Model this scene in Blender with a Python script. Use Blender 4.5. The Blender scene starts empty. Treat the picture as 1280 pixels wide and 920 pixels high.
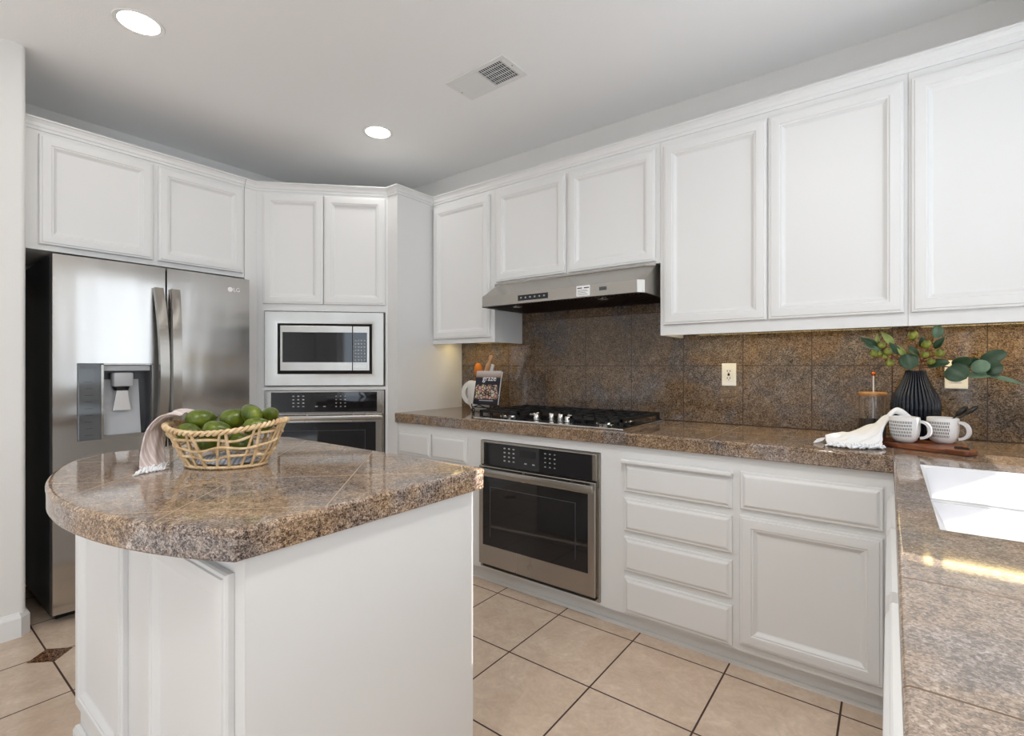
import bpy, bmesh, math, random
from mathutils import Vector, Matrix, noise
random.seed(7)
PI = math.pi
S = bpy.context.scene
COL = S.collection

# ------------------------------------------------------------------ camera
cam_d = bpy.data.cameras.new('camera')
cam_d.sensor_fit = 'HORIZONTAL'; cam_d.sensor_width = 36.0
cam_d.lens = 620.0/1280.0*36.0
cam_d.shift_y = -1.5/1280.0
cam_d.clip_start = 0.02
cam = bpy.data.objects.new('camera', cam_d); COL.objects.link(cam)
cam.location = (0, 0, 1.21); cam.rotation_euler = (PI/2, 0, math.radians(37.28))
S.camera = cam

# ------------------------------------------------------------------ light
S.view_settings.view_transform = 'Standard'; S.view_settings.look = 'None'
S.view_settings.gamma = 1.0; S.view_settings.use_curve_mapping = False
S.view_settings.exposure = 0.20
try:
    S.cycles.use_denoising = True
    S.cycles.max_bounces = 10; S.cycles.diffuse_bounces = 6; S.cycles.glossy_bounces = 6
    S.cycles.sample_clamp_indirect = 6.0
except Exception:
    pass
W = bpy.data.worlds.new('sky'); S.world = W; W.use_nodes = True
bg = W.node_tree.nodes['Background']
bg.inputs[0].default_value = (0.75, 0.87, 1.0, 1); bg.inputs[1].default_value = 3.5

def sun_lamp():
    d = bpy.data.lights.new('sun', 'SUN'); d.energy = 8.0; d.angle = math.radians(0.6); d.color = (1, .97, .92)
    o = bpy.data.objects.new('sun', d); COL.objects.link(o)
    v = Vector((-1, .105, -math.tan(math.radians(30))))
    o.rotation_euler = v.to_track_quat('-Z', 'Y').to_euler(); o.location = (4, 1, 4)
sun_lamp()

def area(name, loc, rot, sx, sy, power=0, color=(1, 1, 1), portal=False, spread=180):
    d = bpy.data.lights.new(name, 'AREA'); d.shape = 'RECTANGLE'; d.size = sx; d.size_y = sy
    d.energy = power; d.color = color; d.spread = math.radians(spread)
    if portal: d.cycles.is_portal = True
    o = bpy.data.objects.new(name, d); COL.objects.link(o); o.location = loc; o.rotation_euler = rot
    return o
ROOMX0, ROOMX1, ROOMY0, ROOMY1, CEIL = -3.78, .66, -4.2, 2.72, 2.66
# daylight through the window openings of the wall beside the camera
area('patio_door_portal', (ROOMX1+.10, -2.4, 1.18), (PI/2, 0, PI/2), 2.1, 2.34, portal=True)
area('sink_window_daylight', (ROOMX1-.02, 1.6, 1.68), (PI/2, 0, PI/2), 1.2, 1.0, 1.5, (.72, .85, 1), spread=120)
area('sink_window_portal', (ROOMX1+.10, 1.57, 1.63), (PI/2, 0, PI/2), 1.35, 1.22, portal=True)

# ------------------------------------------------------------------ materials
def lin(r, g, b):
    f = lambda c: (c/255/12.92) if c/255 <= .04045 else ((c/255+.055)/1.055)**2.4
    return (f(r), f(g), f(b), 1)

def mat(name, col=(.8, .8, .8, 1), rough=.5, metal=0, spec=.5, trans=0, ior=1.45, emis=None, es=0, coat=0, aniso=0, alpha=1):
    m = bpy.data.materials.new(name); m.use_nodes = True
    b = m.node_tree.nodes['Principled BSDF']
    b.inputs['Base Color'].default_value = col if len(col) == 4 else (*col, 1)
    b.inputs['Roughness'].default_value = rough; b.inputs['Metallic'].default_value = metal
    b.inputs['Specular IOR Level'].default_value = spec; b.inputs['IOR'].default_value = ior
    b.inputs['Transmission Weight'].default_value = trans
    b.inputs['Coat Weight'].default_value = coat
    b.inputs['Anisotropic'].default_value = aniso
    b.inputs['Alpha'].default_value = alpha
    if emis: b.inputs['Emission Color'].default_value = emis; b.inputs['Emission Strength'].default_value = es
    return m

class NT:
    def __init__(s, m): s.m = m; s.t = m.node_tree; s.n = s.t.nodes; s.b = s.n['Principled BSDF']
    def new(s, typ, **kw):
        n = s.n.new(typ)
        for k, v in kw.items(): setattr(n, k, v)
        return n
    def link(s, a, b): s.t.links.new(a, b)
    def val(s, sock, v):
        if isinstance(v, (int, float)): sock.default_value = v
        else: s.link(v, sock)
    def math(s, op, a, b=0.0, c=None):
        n = s.new('ShaderNodeMath', operation=op); s.val(n.inputs[0], a); s.val(n.inputs[1], b)
        if c is not None: s.val(n.inputs[2], c)
        return n.outputs[0]
    def pos(s): return s.new('ShaderNodeNewGeometry').outputs['Position']
    def obj(s): return s.new('ShaderNodeTexCoord').outputs['Object']
    def noise(s, vec, scale, detail=3, rough=.55, out='Fac', dist=0):
        n = s.new('ShaderNodeTexNoise'); n.inputs['Scale'].default_value = scale; n.inputs['Detail'].default_value = detail
        n.inputs['Roughness'].default_value = rough; n.inputs['Distortion'].default_value = dist; s.link(vec, n.inputs['Vector']); return n.outputs[out]
    def voro(s, vec, scale, feature='F1', out='Color'):
        n = s.new('ShaderNodeTexVoronoi', feature=feature); n.inputs['Scale'].default_value = scale; s.link(vec, n.inputs['Vector']); return n.outputs[out]
    def ramp(s, fac, stops, interp='LINEAR'):
        n = s.new('ShaderNodeValToRGB'); r = n.color_ramp; r.interpolation = interp
        while len(r.elements) > 1: r.elements.remove(r.elements[0])
        r.elements[0].position = stops[0][0]; r.elements[0].color = stops[0][1]
        for p, c in stops[1:]:
            e = r.elements.new(p); e.color = c
        s.val(n.inputs[0], fac); return n.outputs[0]
    def mix(s, fac, a, b, typ='MIX'):
        n = s.new('ShaderNodeMix', data_type='RGBA', blend_type=typ); s.val(n.inputs[0], fac)
        for i, v in ((6, a), (7, b)):
            if isinstance(v, tuple): n.inputs[i].default_value = v
            else: s.link(v, n.inputs[i])
        return n.outputs[2]
    def sep(s, vec):
        n = s.new('ShaderNodeSeparateXYZ'); s.link(vec, n.inputs[0]); return n.outputs
    def bump(s, h, strength, dist=.01):
        n = s.new('ShaderNodeBump'); n.inputs['Strength'].default_value = strength; n.inputs['Distance'].default_value = dist
        s.link(h, n.inputs['Height']); s.link(n.outputs[0], s.b.inputs['Normal'])
    def mapping(s, vec, scale=(1, 1, 1), rot=(0, 0, 0), loc=(0, 0, 0)):
        n = s.new('ShaderNodeMapping'); n.inputs['Scale'].default_value = scale; n.inputs['Rotation'].default_value = rot; n.inputs['Location'].default_value = loc
        s.link(vec, n.inputs[0]); return n.outputs[0]
    def joint(s, coord, x0, pitch, w):
        t = s.math('DIVIDE', s.math('SUBTRACT', coord, x0), pitch)
        t = s.math('FRACT', s.math('ADD', t, 100.5))
        return s.math('LESS_THAN', s.math('ABSOLUTE', s.math('SUBTRACT', t, .5)), w/2/pitch)
    def joints(s, vec, specs):
        """specs: (axis, x0, pitch, width); returns a 0/1 mask"""
        o = s.sep(vec); m = None
        for ax, x0, p, w in specs:
            j = s.joint(o[ax], x0, p, w); m = j if m is None else s.math('MAXIMUM', m, j)
        return m

def granite(name, specs=(), diag=False, grout=(.16, .10, .06, 1), grey_add=0.0, soft=0.0, rough=.07, gain=1.0):
    m = mat(name, rough=rough, spec=.5); t = NT(m); P = t.pos()
    big = t.noise(P, 2.6, 3, .6)
    mid = t.noise(P, 30, 3, .6)
    cells = t.sep(t.voro(P, 430))[0]
    cells2 = t.sep(t.voro(P, 190))[1]
    f = t.math('ADD', t.math('MULTIPLY', cells, .48), t.math('MULTIPLY', cells2, .34))
    f = t.math('ADD', f, t.math('MULTIPLY', t.math('SUBTRACT', mid, .5), .55))
    f = t.math('ADD', f, t.math('MULTIPLY', t.math('SUBTRACT', big, .5), .30))
    g = gain
    c = lambda r, gg, b: (r*g*.97, gg*g, b*g*1.10, 1)
    base = t.ramp(f, [(.03, c(.020, .013, .009)), (.18, c(.085, .050, .028)), (.36, c(.190, .118, .064)),
                      (.55, c(.300, .200, .115)), (.74, c(.42, .30, .19)), (.92, c(.56, .45, .34))])
    grey = t.ramp(f, [(.05, c(.015, .014, .016)), (.25, c(.07, .06, .055)), (.5, c(.20, .165, .14)), (.75, c(.36, .31, .27)), (.95, c(.58, .53, .48))])
    k = t.ramp(t.noise(P, 4.5, 2, .5, dist=.6), [(.47, (0, 0, 0, 1)), (.62, (.75, .75, .75, 1))])
    k = t.math('MINIMUM', t.math('ADD', k, grey_add), 1.0)
    col = t.mix(k, base, grey)
    if soft: col = t.mix(soft, col, (.235*g, .200*g, .172*g, 1))
    if specs:
        v = t.mapping(P, rot=(0, 0, PI/4)) if diag else P
        j = t.joints(v, specs)
        col = t.mix(j, col, grout)
        r = t.math('ADD', t.math('MULTIPLY', j, .4), rough); t.link(r, t.b.inputs['Roughness'])
    t.link(col, t.b.inputs['Base Color'])
    return m

def white_paint(name, col, rough, bump=0.0, bscale=180):
    m = mat(name, col, rough); t = NT(m)
    n = t.noise(t.obj(), 3.0, 2)
    t.link(t.mix(.03, col, t.ramp(n, [(.3, (col[0]*.9, col[1]*.9, col[2]*.88, 1)), (.7, col)])), t.b.inputs['Base Color'])
    if bump: t.bump(t.noise(t.obj(), bscale, 3), bump, .002)
    return m

M = {}
M['cab'] = white_paint('white_cabinet_paint', (.755, .755, .75, 1), .42)
M['wall'] = white_paint('wall_paint', (.80, .79, .77, 1), .75, .25)
M['ceil'] = white_paint('ceiling_paint', (.93, .93, .93, 1), .85, .35)
M['bounce'] = white_paint('pale_bounce_sheet', (.66, .68, .71, 1), .95, .6, 300)  # for the invented floor sheet that reflects neutral light
M['trim'] = white_paint('trim_paint', (.80, .80, .79, 1), .4)
M['gr_a'] = granite('granite_counter', [(0, -.29, .30, .003), (1, 2.40, 5, .003)], gain=1.15)
M['gr_b'] = granite('granite_sink_counter_glare', [(1, .89, .30, .003)], gain=1.5, grey_add=.35, soft=.45)  # window glare painted in: paler, greyer, flatter granite
M['gr_i'] = granite('granite_island', [(0, .1, .3, .003), (1, .05, .3, .003)], diag=True, grout=(.34, .25, .17, 1), gain=1.25, soft=.2)
M['gr_e'] = granite('granite_island_edge', gain=1.4)
M['gr_s'] = granite('granite_backsplash_shaded', [(0, .009, .30, .004), (2, 1.216, .30, .004)], grout=(.030, .015, .010, 1), gain=.72, rough=.06)  # shade painted in: the same granite at a lower gain

def steel(name, col=(.50, .485, .465, 1), rough=.2, wav=0.0, aniso=.6, horiz=True):
    m = mat(name, col, rough, 1.0, aniso=aniso); t = NT(m)
    tg = t.new('ShaderNodeTangent', direction_type='RADIAL', axis='Z'); t.link(tg.outputs[0], t.b.inputs['Tangent'])
    P = t.obj()
    n = t.noise(t.mapping(P, (5, 5, .8)), 1.0, 2)
    t.link(t.math('ADD', t.math('MULTIPLY', n, .08), rough-.04), t.b.inputs['Roughness'])
    if wav:
        t.bump(t.noise(t.mapping(P, (7, 7, 1.2)), 1.0, 1), wav, .05)
    return m
M['steel'] = steel('stainless_steel', (.42, .395, .36, 1), rough=.25, wav=.05, aniso=.85)
M['fsteel'] = steel('fridge_stainless_steel', rough=.17, wav=.10, aniso=.92)
M['dsteel'] = steel('dark_brushed_steel', (.42, .40, .38, 1), .26)
M['chrome'] = mat('polished_steel', (.75, .74, .72, 1), .10, 1.0)
M['bglass'] = mat('black_glass', (.008, .008, .010, 1), .04, spec=.6)
M['black'] = mat('black_plastic', (.012, .012, .013, 1), .35)
M['iron'] = mat('cast_iron', (.010, .010, .011, 1), .55)
M['dark'] = mat('dark_recess', (.01, .01, .01, 1), .8)
M['grey'] = mat('grey_plastic', (.42, .43, .45, 1), .35)
M['dgrey'] = mat('dark_grey_plastic', (.07, .072, .078, 1), .3)
M['print'] = mat('printed_grey_marks', (.35, .36, .38, 1), .5)
M['printw'] = mat('printed_white', (.85, .85, .85, 1), .5)
M['porcelain'] = mat('white_porcelain', (.74, .74, .76, 1), .14)
M['plate'] = mat('white_outlet_plastic', (.84, .84, .82, 1), .3)
M['ceramic'] = mat('off_white_ceramic', (.74, .72, .68, 1), .35)
M['vase'] = mat('sky_tinted_black_ceramic', (.005, .007, .014, 1), .2, spec=.5)  # blue sheen of the sky mixed into the black base colour
M['bulb'] = mat('lamp_glow', (1, 1, 1, 1), .5, emis=(1, .93, .82, 1), es=9)
M['warmglow'] = mat('warm_lamp_glow', (1, .9, .7, 1), .5, emis=(1, .74, .32, 1), es=3)
M['wicker'] = mat('pale_rattan', lin(214, 178, 128), .55)
t = NT(M['wicker']); t.link(t.ramp(t.noise(t.obj(), 40, 3), [(.3, lin(196, 160, 116)), (.55, lin(224, 196, 154)), (.75, lin(238, 216, 180))]), t.b.inputs['Base Color'])
M['avo'] = mat('avocado_skin', lin(92, 120, 28), .30)
t = NT(M['avo']); P = t.obj()
t.link(t.mix(t.ramp(t.voro(P, 260, out='Distance'), [(.1, (1, 1, 1, 1)), (.45, (0, 0, 0, 1))]), t.ramp(t.noise(P, 18, 2), [(.3, lin(46, 62, 12)), (.55, lin(82, 98, 20)), (.75, lin(122, 132, 36))]), lin(112, 124, 44)), t.b.inputs['Base Color'])
t.bump(t.noise(P, 220, 2), .25, .002)
M['avo_stem'] = mat('avocado_stem_end', lin(96, 84, 40), .7)
M['towel_pink'] = mat('taupe_cloth', lin(196, 178, 172), .9)
t = NT(M['towel_pink']); P = t.obj(); o = t.sep(P)
t.link(t.mix(t.math('MULTIPLY', t.joint(o[1], 0, .014, .005), .5), t.ramp(t.noise(P, 14, 2), [(.3, lin(190, 172, 170)), (.7, lin(216, 202, 196))]), lin(235, 230, 230)), t.b.inputs['Base Color']); t.bump(t.noise(P, 500, 2), .3, .001)
M['towel_white'] = mat('white_cotton', (.84, .85, .88, 1), .92)
t = NT(M['towel_white']); t.bump(t.noise(t.obj(), 450, 2), .3, .001)
M['towel_grey'] = mat('grey_striped_cloth', lin(190, 192, 200), .9)
t = NT(M['towel_grey']); o = t.sep(t.obj())
t.link(t.mix(t.joint(o[0], 0, .012, .005), lin(200, 202, 210), lin(150, 156, 172)), t.b.inputs['Base Color'])
def wood(name, stops, scale=(3, 40, 40), rough=.4):
    m = mat(name, rough=rough); t = NT(m)
    t.link(t.ramp(t.noise(t.mapping(t.obj(), scale), 1.0, 4, .6, dist=.6), stops), t.b.inputs['Base Color']); return m
M['walnut'] = wood('walnut', [(.3, lin(52, 26, 16)), (.5, lin(104, 56, 34)), (.66, lin(160, 98, 58)), (.8, lin(196, 142, 92))], (6, 26, 26), .35)
M['beech'] = wood('beech', [(.3, lin(172, 120, 84)), (.7, lin(206, 162, 122))], (40, 40, 6))
M['lidwood'] = wood('acacia_lid', [(.3, lin(140, 96, 62)), (.7, lin(196, 150, 106))], (30, 8, 30))
M['bristle'] = mat('orange_bristles', lin(196, 112, 30), .8)
M['glass'] = mat('clear_glass', (1, 1, 1, 1), .0, trans=1.0, ior=1.45)
M['coffee'] = mat('dark_coffee_grounds', lin(40, 24, 16), .7)
M['copper'] = mat('copper_ball', lin(200, 110, 60), .25, 1)
M['leaf_d'] = mat('dark_green_leaf', lin(38, 66, 48), .42)
t = NT(M['leaf_d']); t.link(t.ramp(t.noise(t.obj(), 16, 3), [(.3, lin(26, 48, 32)), (.7, lin(58, 88, 58))]), t.b.inputs['Base Color'])
M['leaf_g'] = mat('grey_green_leaf', lin(98, 128, 104), .5)
t = NT(M['leaf_g']); t.link(t.ramp(t.noise(t.obj(), 18, 3), [(.3, lin(74, 104, 82)), (.7, lin(124, 150, 122))]), t.b.inputs['Base Color'])
M['leaf_l'] = mat('light_green_leaf', lin(150, 164, 84), .45)
t = NT(M['leaf_l']); t.link(t.ramp(t.noise(t.obj(), 18, 3), [(.3, lin(98, 124, 62)), (.7, lin(178, 188, 112))]), t.b.inputs['Base Color'])
M['berry'] = mat('green_seed_pod', lin(128, 140, 48), .4)
t = NT(M['berry']); t.link(t.ramp(t.noise(t.obj(), 40, 2), [(.3, lin(66, 80, 22)), (.7, lin(150, 156, 66))]), t.b.inputs['Base Color'])
M['twig'] = mat('reddish_brown_twig', lin(92, 52, 44), .7)
M['hoodfilter'] = mat('dark_mesh_filter', lin(58, 38, 32), .35, .7)
M['page'] = mat('book_pages', (.80, .78, .74, 1), .8)

# mug with rows of dark dashes
def mug_mat():
    m = mat('white_patterned_stoneware', (.80, .79, .78, 1), .35); t = NT(m); o = t.sep(t.obj())
    ang = t.math('ARCTAN2', o[1], o[0])
    zr = t.math('DIVIDE', t.math('SUBTRACT', o[2], .022), .0118)
    row = t.math('FLOOR', zr); fz = t.math('FRACT', zr)
    ac = t.math('FRACT', t.math('ADD', t.math('MULTIPLY', ang, 9.5), t.math('MULTIPLY', row, .5)))
    d = t.math('MULTIPLY', t.math('LESS_THAN', ac, .50), t.math('MULTIPLY', t.math('GREATER_THAN', fz, .12), t.math('LESS_THAN', fz, .86)))
    rng = t.math('MULTIPLY', t.math('GREATER_THAN', o[2], .022), t.math('LESS_THAN', o[2], .081))
    # plain band under the handle
    av = t.math('GREATER_THAN', t.math('ABSOLUTE', t.math('ADD', ang, math.radians(22))), math.radians(42))
    d = t.math('MULTIPLY', t.math('MULTIPLY', d, rng), av)
    t.link(t.mix(d, (.80, .79, .78, 1), lin(34, 37, 48)), t.b.inputs['Base Color']); return m
M['mug'] = mug_mat()

def floor_mat():
    m = mat('beige_floor_tile', rough=.16); t = NT(m); P = t.pos(); o = t.sep(P)
    j = t.joints(P, [(0, -.137, .3825, .0065), (1, .480, .396, .0065)])
    # dark granite diamond inset at one crossing
    dx = t.math('ABSOLUTE', t.math('SUBTRACT', o[0], -2.803)); dy = t.math('ABSOLUTE', t.math('SUBTRACT', o[1], .483))
    dia = t.math('LESS_THAN', t.math('ADD', dx, dy), .074)
    a = t.noise(P, 5, 5, .65, dist=1.2); b = t.noise(P, 22, 4, .7, dist=2.0)
    f = t.math('ADD', t.math('MULTIPLY', a, .6), t.math('MULTIPLY', b, .4))
    col = t.ramp(f, [(.30, lin(178, 158, 138)), (.46, lin(192, 172, 152)), (.58, lin(202, 184, 164)), (.68, lin(214, 197, 178)), (.76, lin(200, 180, 160))])
    # slight tone change tile to tile
    cell = t.new('ShaderNodeCombineXYZ')
    t.link(t.math('FLOOR', t.math('DIVIDE', t.math('ADD', o[0], .137), .3825)), cell.inputs[0]); t.link(t.math('FLOOR', t.math('DIVIDE', t.math('SUBTRACT', o[1], .48), .396)), cell.inputs[1])
    wn = t.new('ShaderNodeTexWhiteNoise', noise_dimensions='3D'); t.link(cell.outputs[0], wn.inputs['Vector'])
    col = t.mix(t.math('MULTIPLY', wn.outputs['Value'], .22), col, lin(180, 156, 132))
    col = t.mix(j, col, lin(58, 40, 32))
    gran = t.ramp(t.sep(t.voro(P, 220))[0], [(.1, lin(40, 24, 16)), (.6, lin(92, 62, 42)), (.95, lin(140, 104, 76))])
    col = t.mix(dia, col, gran)
    col = t.mix(1.0, col, (1.22, 1.22, 1.24, 1), 'MULTIPLY')
    t.link(col, t.b.inputs['Base Color'])
    t.link(t.math('ADD', t.math('MULTIPLY', j, .5), t.math('ADD', .10, t.math('MULTIPLY', b, .12))), t.b.inputs['Roughness'])
    t.bump(t.math('SUBTRACT', 1.0, j), .25, .002)
    return m
M['floor'] = floor_mat()

def cover_mat():
    """cookbook cover: dark board crowded with colourful food"""
    m = mat('cookbook_cover', rough=.3); t = NT(m); P = t.obj(); o = t.sep(P)
    cells = t.voro(t.mapping(P, (1, .2, 1)), 46)
    hs = t.new('ShaderNodeHueSaturation'); hs.inputs['Saturation'].default_value = .55; hs.inputs['Value'].default_value = .75; t.link(cells, hs.inputs['Color'])
    edge = t.ramp(t.voro(t.mapping(P, (1, .2, 1)), 46, 'DISTANCE_TO_EDGE', 'Distance'), [(.05, (0, 0, 0, 1)), (.12, (1, 1, 1, 1))])
    food = t.mix(edge, lin(24, 18, 30), t.mix(.55, hs.outputs[0], lin(214, 150, 104)))
    mask = t.math('MULTIPLY', t.math('GREATER_THAN', o[2], .035), t.math('LESS_THAN', t.math('ADD', o[2], t.math('MULTIPLY', t.noise(P, 30, 1), .05)), .150))
    inx = t.math('LESS_THAN', t.math('ABSOLUTE', t.math('ADD', o[0], t.math('MULTIPLY', t.math('SUBTRACT', t.noise(P, 25, 1), .5), .06))), .088)
    bgc = t.ramp(o[2], [(.0, lin(18, 16, 28)), (.17, lin(26, 20, 36)), (.178, lin(150, 128, 112)), (.22, lin(206, 200, 200))])
    t.link(t.mix(t.math('MULTIPLY', mask, inx), bgc, food), t.b.inputs['Base Color']); return m
M['cover'] = cover_mat()

# ------------------------------------------------------------------ mesh helpers
class B:
    """collects shapes; build() links them as ONE mesh object"""
    def __init__(s): s.bm = bmesh.new(); s.mi = 0
    def face(s, vs, m=None):
        try:
            f = s.bm.faces.new(vs); f.material_index = s.mi if m is None else m; return f
        except ValueError: return None
    def box(s, x0, x1, y0, y1, z0, z1, bev=0, seg=2):
        bm = s.bm
        v = [bm.verts.new((x, y, z)) for z in (z0, z1) for y in (y0, y1) for x in (x0, x1)]
        fs = [s.face([v[i] for i in q]) for q in ((0, 2, 3, 1), (4, 5, 7, 6), (0, 1, 5, 4), (2, 6, 7, 3), (0, 4, 6, 2), (1, 3, 7, 5))]
        if bev > 0:
            es = {e for f in fs for e in f.edges}
            r = bmesh.ops.bevel(bm, geom=list(es), offset=bev, segments=seg, profile=.5, affect='EDGES')
            for f in r['faces']: f.material_index = s.mi
        return s
    def prism(s, poly, z0, z1):
        a = [s.bm.verts.new((x, y, z0)) for x, y in poly]; b = [s.bm.verts.new((x, y, z1)) for x, y in poly]
        s.face(a[::-1]); s.face(b); n = len(poly)
        for i in range(n): s.face([a[i], a[(i+1) % n], b[(i+1) % n], b[i]])
        return s
    def prism_y(s, poly, y0, y1):
        """polygon in (x,z) extruded along y"""
        a = [s.bm.verts.new((x, y0, z)) for x, z in poly]; b = [s.bm.verts.new((x, y1, z)) for x, z in poly]
        s.face(a); s.face(b[::-1]); n = len(poly)
        for i in range(n): s.face([a[i], b[i], b[(i+1) % n], a[(i+1) % n]])
        return s
    def prism_x(s, poly, x0, x1):
        """polygon in (y,z) extruded along x"""
        a = [s.bm.verts.new((x0, y, z)) for y, z in poly]; b = [s.bm.verts.new((x1, y, z)) for y, z in poly]
        s.face(a[::-1]); s.face(b); n = len(poly)
        for i in range(n): s.face([a[i], a[(i+1) % n], b[(i+1) % n], b[i]])
        return s
    def panel(s, x0, x1, z0, z1, prof, y=0.0):
        """rectangular rings (inset, height): mitred profile facing -y"""
        rings = []
        for i, h in prof:
            rings.append([s.bm.verts.new(p) for p in ((x0+i, y-h, z0+i), (x1-i, y-h, z0+i), (x1-i, y-h, z1-i), (x0+i, y-h, z1-i))])
        for a, b in zip(rings, rings[1:]):
            for k in range(4): s.face([a[k], a[(k+1) % 4], b[(k+1) % 4], b[k]])
        s.face(rings[-1]); return s
    def lathe(s, prof, n=32, cx=0, cy=0, rad=None, cap0=True, cap1=True, a0=0):
        rings = []
        for r, z in prof:
            rings.append([s.bm.verts.new((cx+(r if rad is None else rad(r, z, 2*PI*k/n))*math.cos(a0+2*PI*k/n), cy+(r if rad is None else rad(r, z, 2*PI*k/n))*math.sin(a0+2*PI*k/n), z)) for k in range(n)])
        for a, b in zip(rings, rings[1:]):
            for k in range(n): s.face([a[k], a[(k+1) % n], b[(k+1) % n], b[k]])
        if cap0: s.face(rings[0][::-1])
        if cap1: s.face(rings[-1])
        return s
    def tube(s, pts, r, n=8, closed=False, sq=None):
        pts = [Vector(p) for p in pts]; N = len(pts); rings = []
        up = None
        for i, p in enumerate(pts):
            if closed: d = pts[(i+1) % N]-pts[i-1]
            else: d = pts[min(i+1, N-1)]-pts[max(i-1, 0)]
            d.normalize()
            if up is None:
                up = Vector((0, 0, 1)) if abs(d.z) < .9 else Vector((1, 0, 0))
            sd = d.cross(up); sd.normalize(); up = sd.cross(d); up.normalize()
            rr = r[i] if isinstance(r, (list, tuple)) else r
            ring = []
            for k in range(n):
                a = 2*PI*k/n + (PI/4 if sq else 0)
                c, q = math.cos(a), math.sin(a)
                if sq: c, q = c*sq[0]*1.414, q*sq[1]*1.414; v = p+sd*c+up*q
                else: v = p+sd*c*rr+up*q*rr
                ring.append(s.bm.verts.new(v))
            rings.append(ring)
        prs = list(zip(rings, rings[1:]))+([(rings[-1], rings[0])] if closed else [])
        for a, b in prs:
            for k in range(n): s.face([a[k], a[(k+1) % n], b[(k+1) % n], b[k]])
        if not closed: s.face(rings[0][::-1]); s.face(rings[-1])
        return s
    def sweep(s, path, prof, closed=False, mats=None):
        """profile (out, z) along a plan path; outward is to the right of travel"""
        n = len(path); rings = []
        for i, p in enumerate(path):
            def dirn(a, b):
                d = Vector((b[0]-a[0], b[1]-a[1])); d.normalize(); return d
            d0 = dirn(path[i-1], p) if (i > 0 or closed) else None
            d1 = dirn(p, path[(i+1) % n]) if (i < n-1 or closed) else None
            if d0 is None: d0 = d1
            if d1 is None: d1 = d0
            n0 = Vector((d0.y, -d0.x)); n1 = Vector((d1.y, -d1.x)); m = n0+n1; m.normalize(); k = 1/max(.3, m.dot(n0))
            rings.append([s.bm.verts.new((p[0]+m.x*k*o, p[1]+m.y*k*o, z)) for o, z in prof])
        L = len(prof)
        rng = range(n if closed else n-1)
        for i in rng:
            a, b = rings[i], rings[(i+1) % n]
            for k in range(L-1):
                s.face([a[k], a[k+1], b[k+1], b[k]], None if mats is None else mats[i])
        if not closed: s.face(rings[0][::-1]); s.face(rings[-1])
        return s
    def ellipsoid(s, c, rx, ry, rz, n=16, m=10, egg=0.0, R=None):
        rings = []
        top = []
        for j in range(1, m):
            th = PI*j/m; z = -math.cos(th); rr = math.sin(th)*(1+egg*z)
            ring = []
            for k in range(n):
                v = Vector((rx*rr*math.cos(2*PI*k/n), ry*rr*math.sin(2*PI*k/n), rz*z))
                if R is not None: v = R @ v
                ring.append(s.bm.verts.new(v+Vector(c)))
            rings.append(ring)
        a = Vector((0, 0, -rz)); b = Vector((0, 0, rz))
        if R is not None: a = R @ a; b = R @ b
        a = s.bm.verts.new(a+Vector(c)); b = s.bm.verts.new(b+Vector(c))
        for k in range(n): s.face([a, rings[0][(k+1) % n], rings[0][k]]); s.face([b, rings[-1][k], rings[-1][(k+1) % n]])
        for p, q in zip(rings, rings[1:]):
            for k in range(n): s.face([p[k], p[(k+1) % n], q[(k+1) % n], q[k]])
        return s
    def grid(s, f, nu, nv):
        g = [[s.bm.verts.new(f(i/(nu-1), j/(nv-1))) for j in range(nv)] for i in range(nu)]
        for i in range(nu-1):
            for j in range(nv-1): s.face([g[i][j], g[i+1][j], g[i+1][j+1], g[i][j+1]])
        return s
    def build(s, name, m, parent=None, smooth=0, loc=None, rz=0, rot=None, recalc=True, solid=0):
        if recalc: bmesh.ops.recalc_face_normals(s.bm, faces=s.bm.faces)
        me = bpy.data.meshes.new(name); s.bm.to_mesh(me); s.bm.free()
        for x in (m if isinstance(m, (list, tuple)) else [m]): me.materials.append(x)
        if smooth:
            me.shade_smooth()
            if smooth < 179: me.set_sharp_from_angle(angle=math.radians(smooth))
        o = bpy.data.objects.new(name, me); COL.objects.link(o)
        if parent: o.parent = parent
        if loc is not None: o.location = loc
        o.rotation_euler = rot if rot is not None else (0, 0, rz)
        if solid:
            md = o.modifiers.new('thickness', 'SOLIDIFY'); md.thickness = solid; md.offset = 0
        return o

def tag(o, label, cat, group=None):
    o['label'] = label; o['category'] = cat
    if group: o['group'] = group
    return o
def thing(name, label, cat, loc=(0, 0, 0), rz=0, group=None, rot=None):
    o = bpy.data.objects.new(name, None); COL.objects.link(o); o.empty_display_size = .05
    o.location = loc; o.rotation_euler = rot if rot is not None else (0, 0, rz)
    return tag(o, label, cat, group)
def struct(o): o['kind'] = 'structure'; return o
def text(name, body, size, m, parent, loc, rot, ext=.0004, align='CENTER'):
    cu = bpy.data.curves.new(name, 'FONT'); cu.body = body; cu.size = size; cu.extrude = ext; cu.align_x = align; cu.align_y = 'CENTER'
    tmp = bpy.data.objects.new(name+'_tmp', cu); COL.objects.link(tmp)
    dg = bpy.context.evaluated_depsgraph_get()
    me = bpy.data.meshes.new_from_object(tmp.evaluated_get(dg)); me.name = name
    bpy.data.objects.remove(tmp); bpy.data.curves.remove(cu)
    me.materials.clear(); me.materials.append(m)
    o = bpy.data.objects.new(name, me); COL.objects.link(o); o.parent = parent; o.location = loc; o.rotation_euler = rot
    return o
def dup(root, **kw):
    r = root.copy(); COL.objects.link(r)
    for ch in list(root.children):
        c = ch.copy(); COL.objects.link(c); c.parent = r
        for g in ch.children:
            d = g.copy(); COL.objects.link(d); d.parent = c
    for k, v in kw.items():
        if k in ('label', 'group'): r[k] = v
        else: setattr(r, k, v)
    return r

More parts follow.
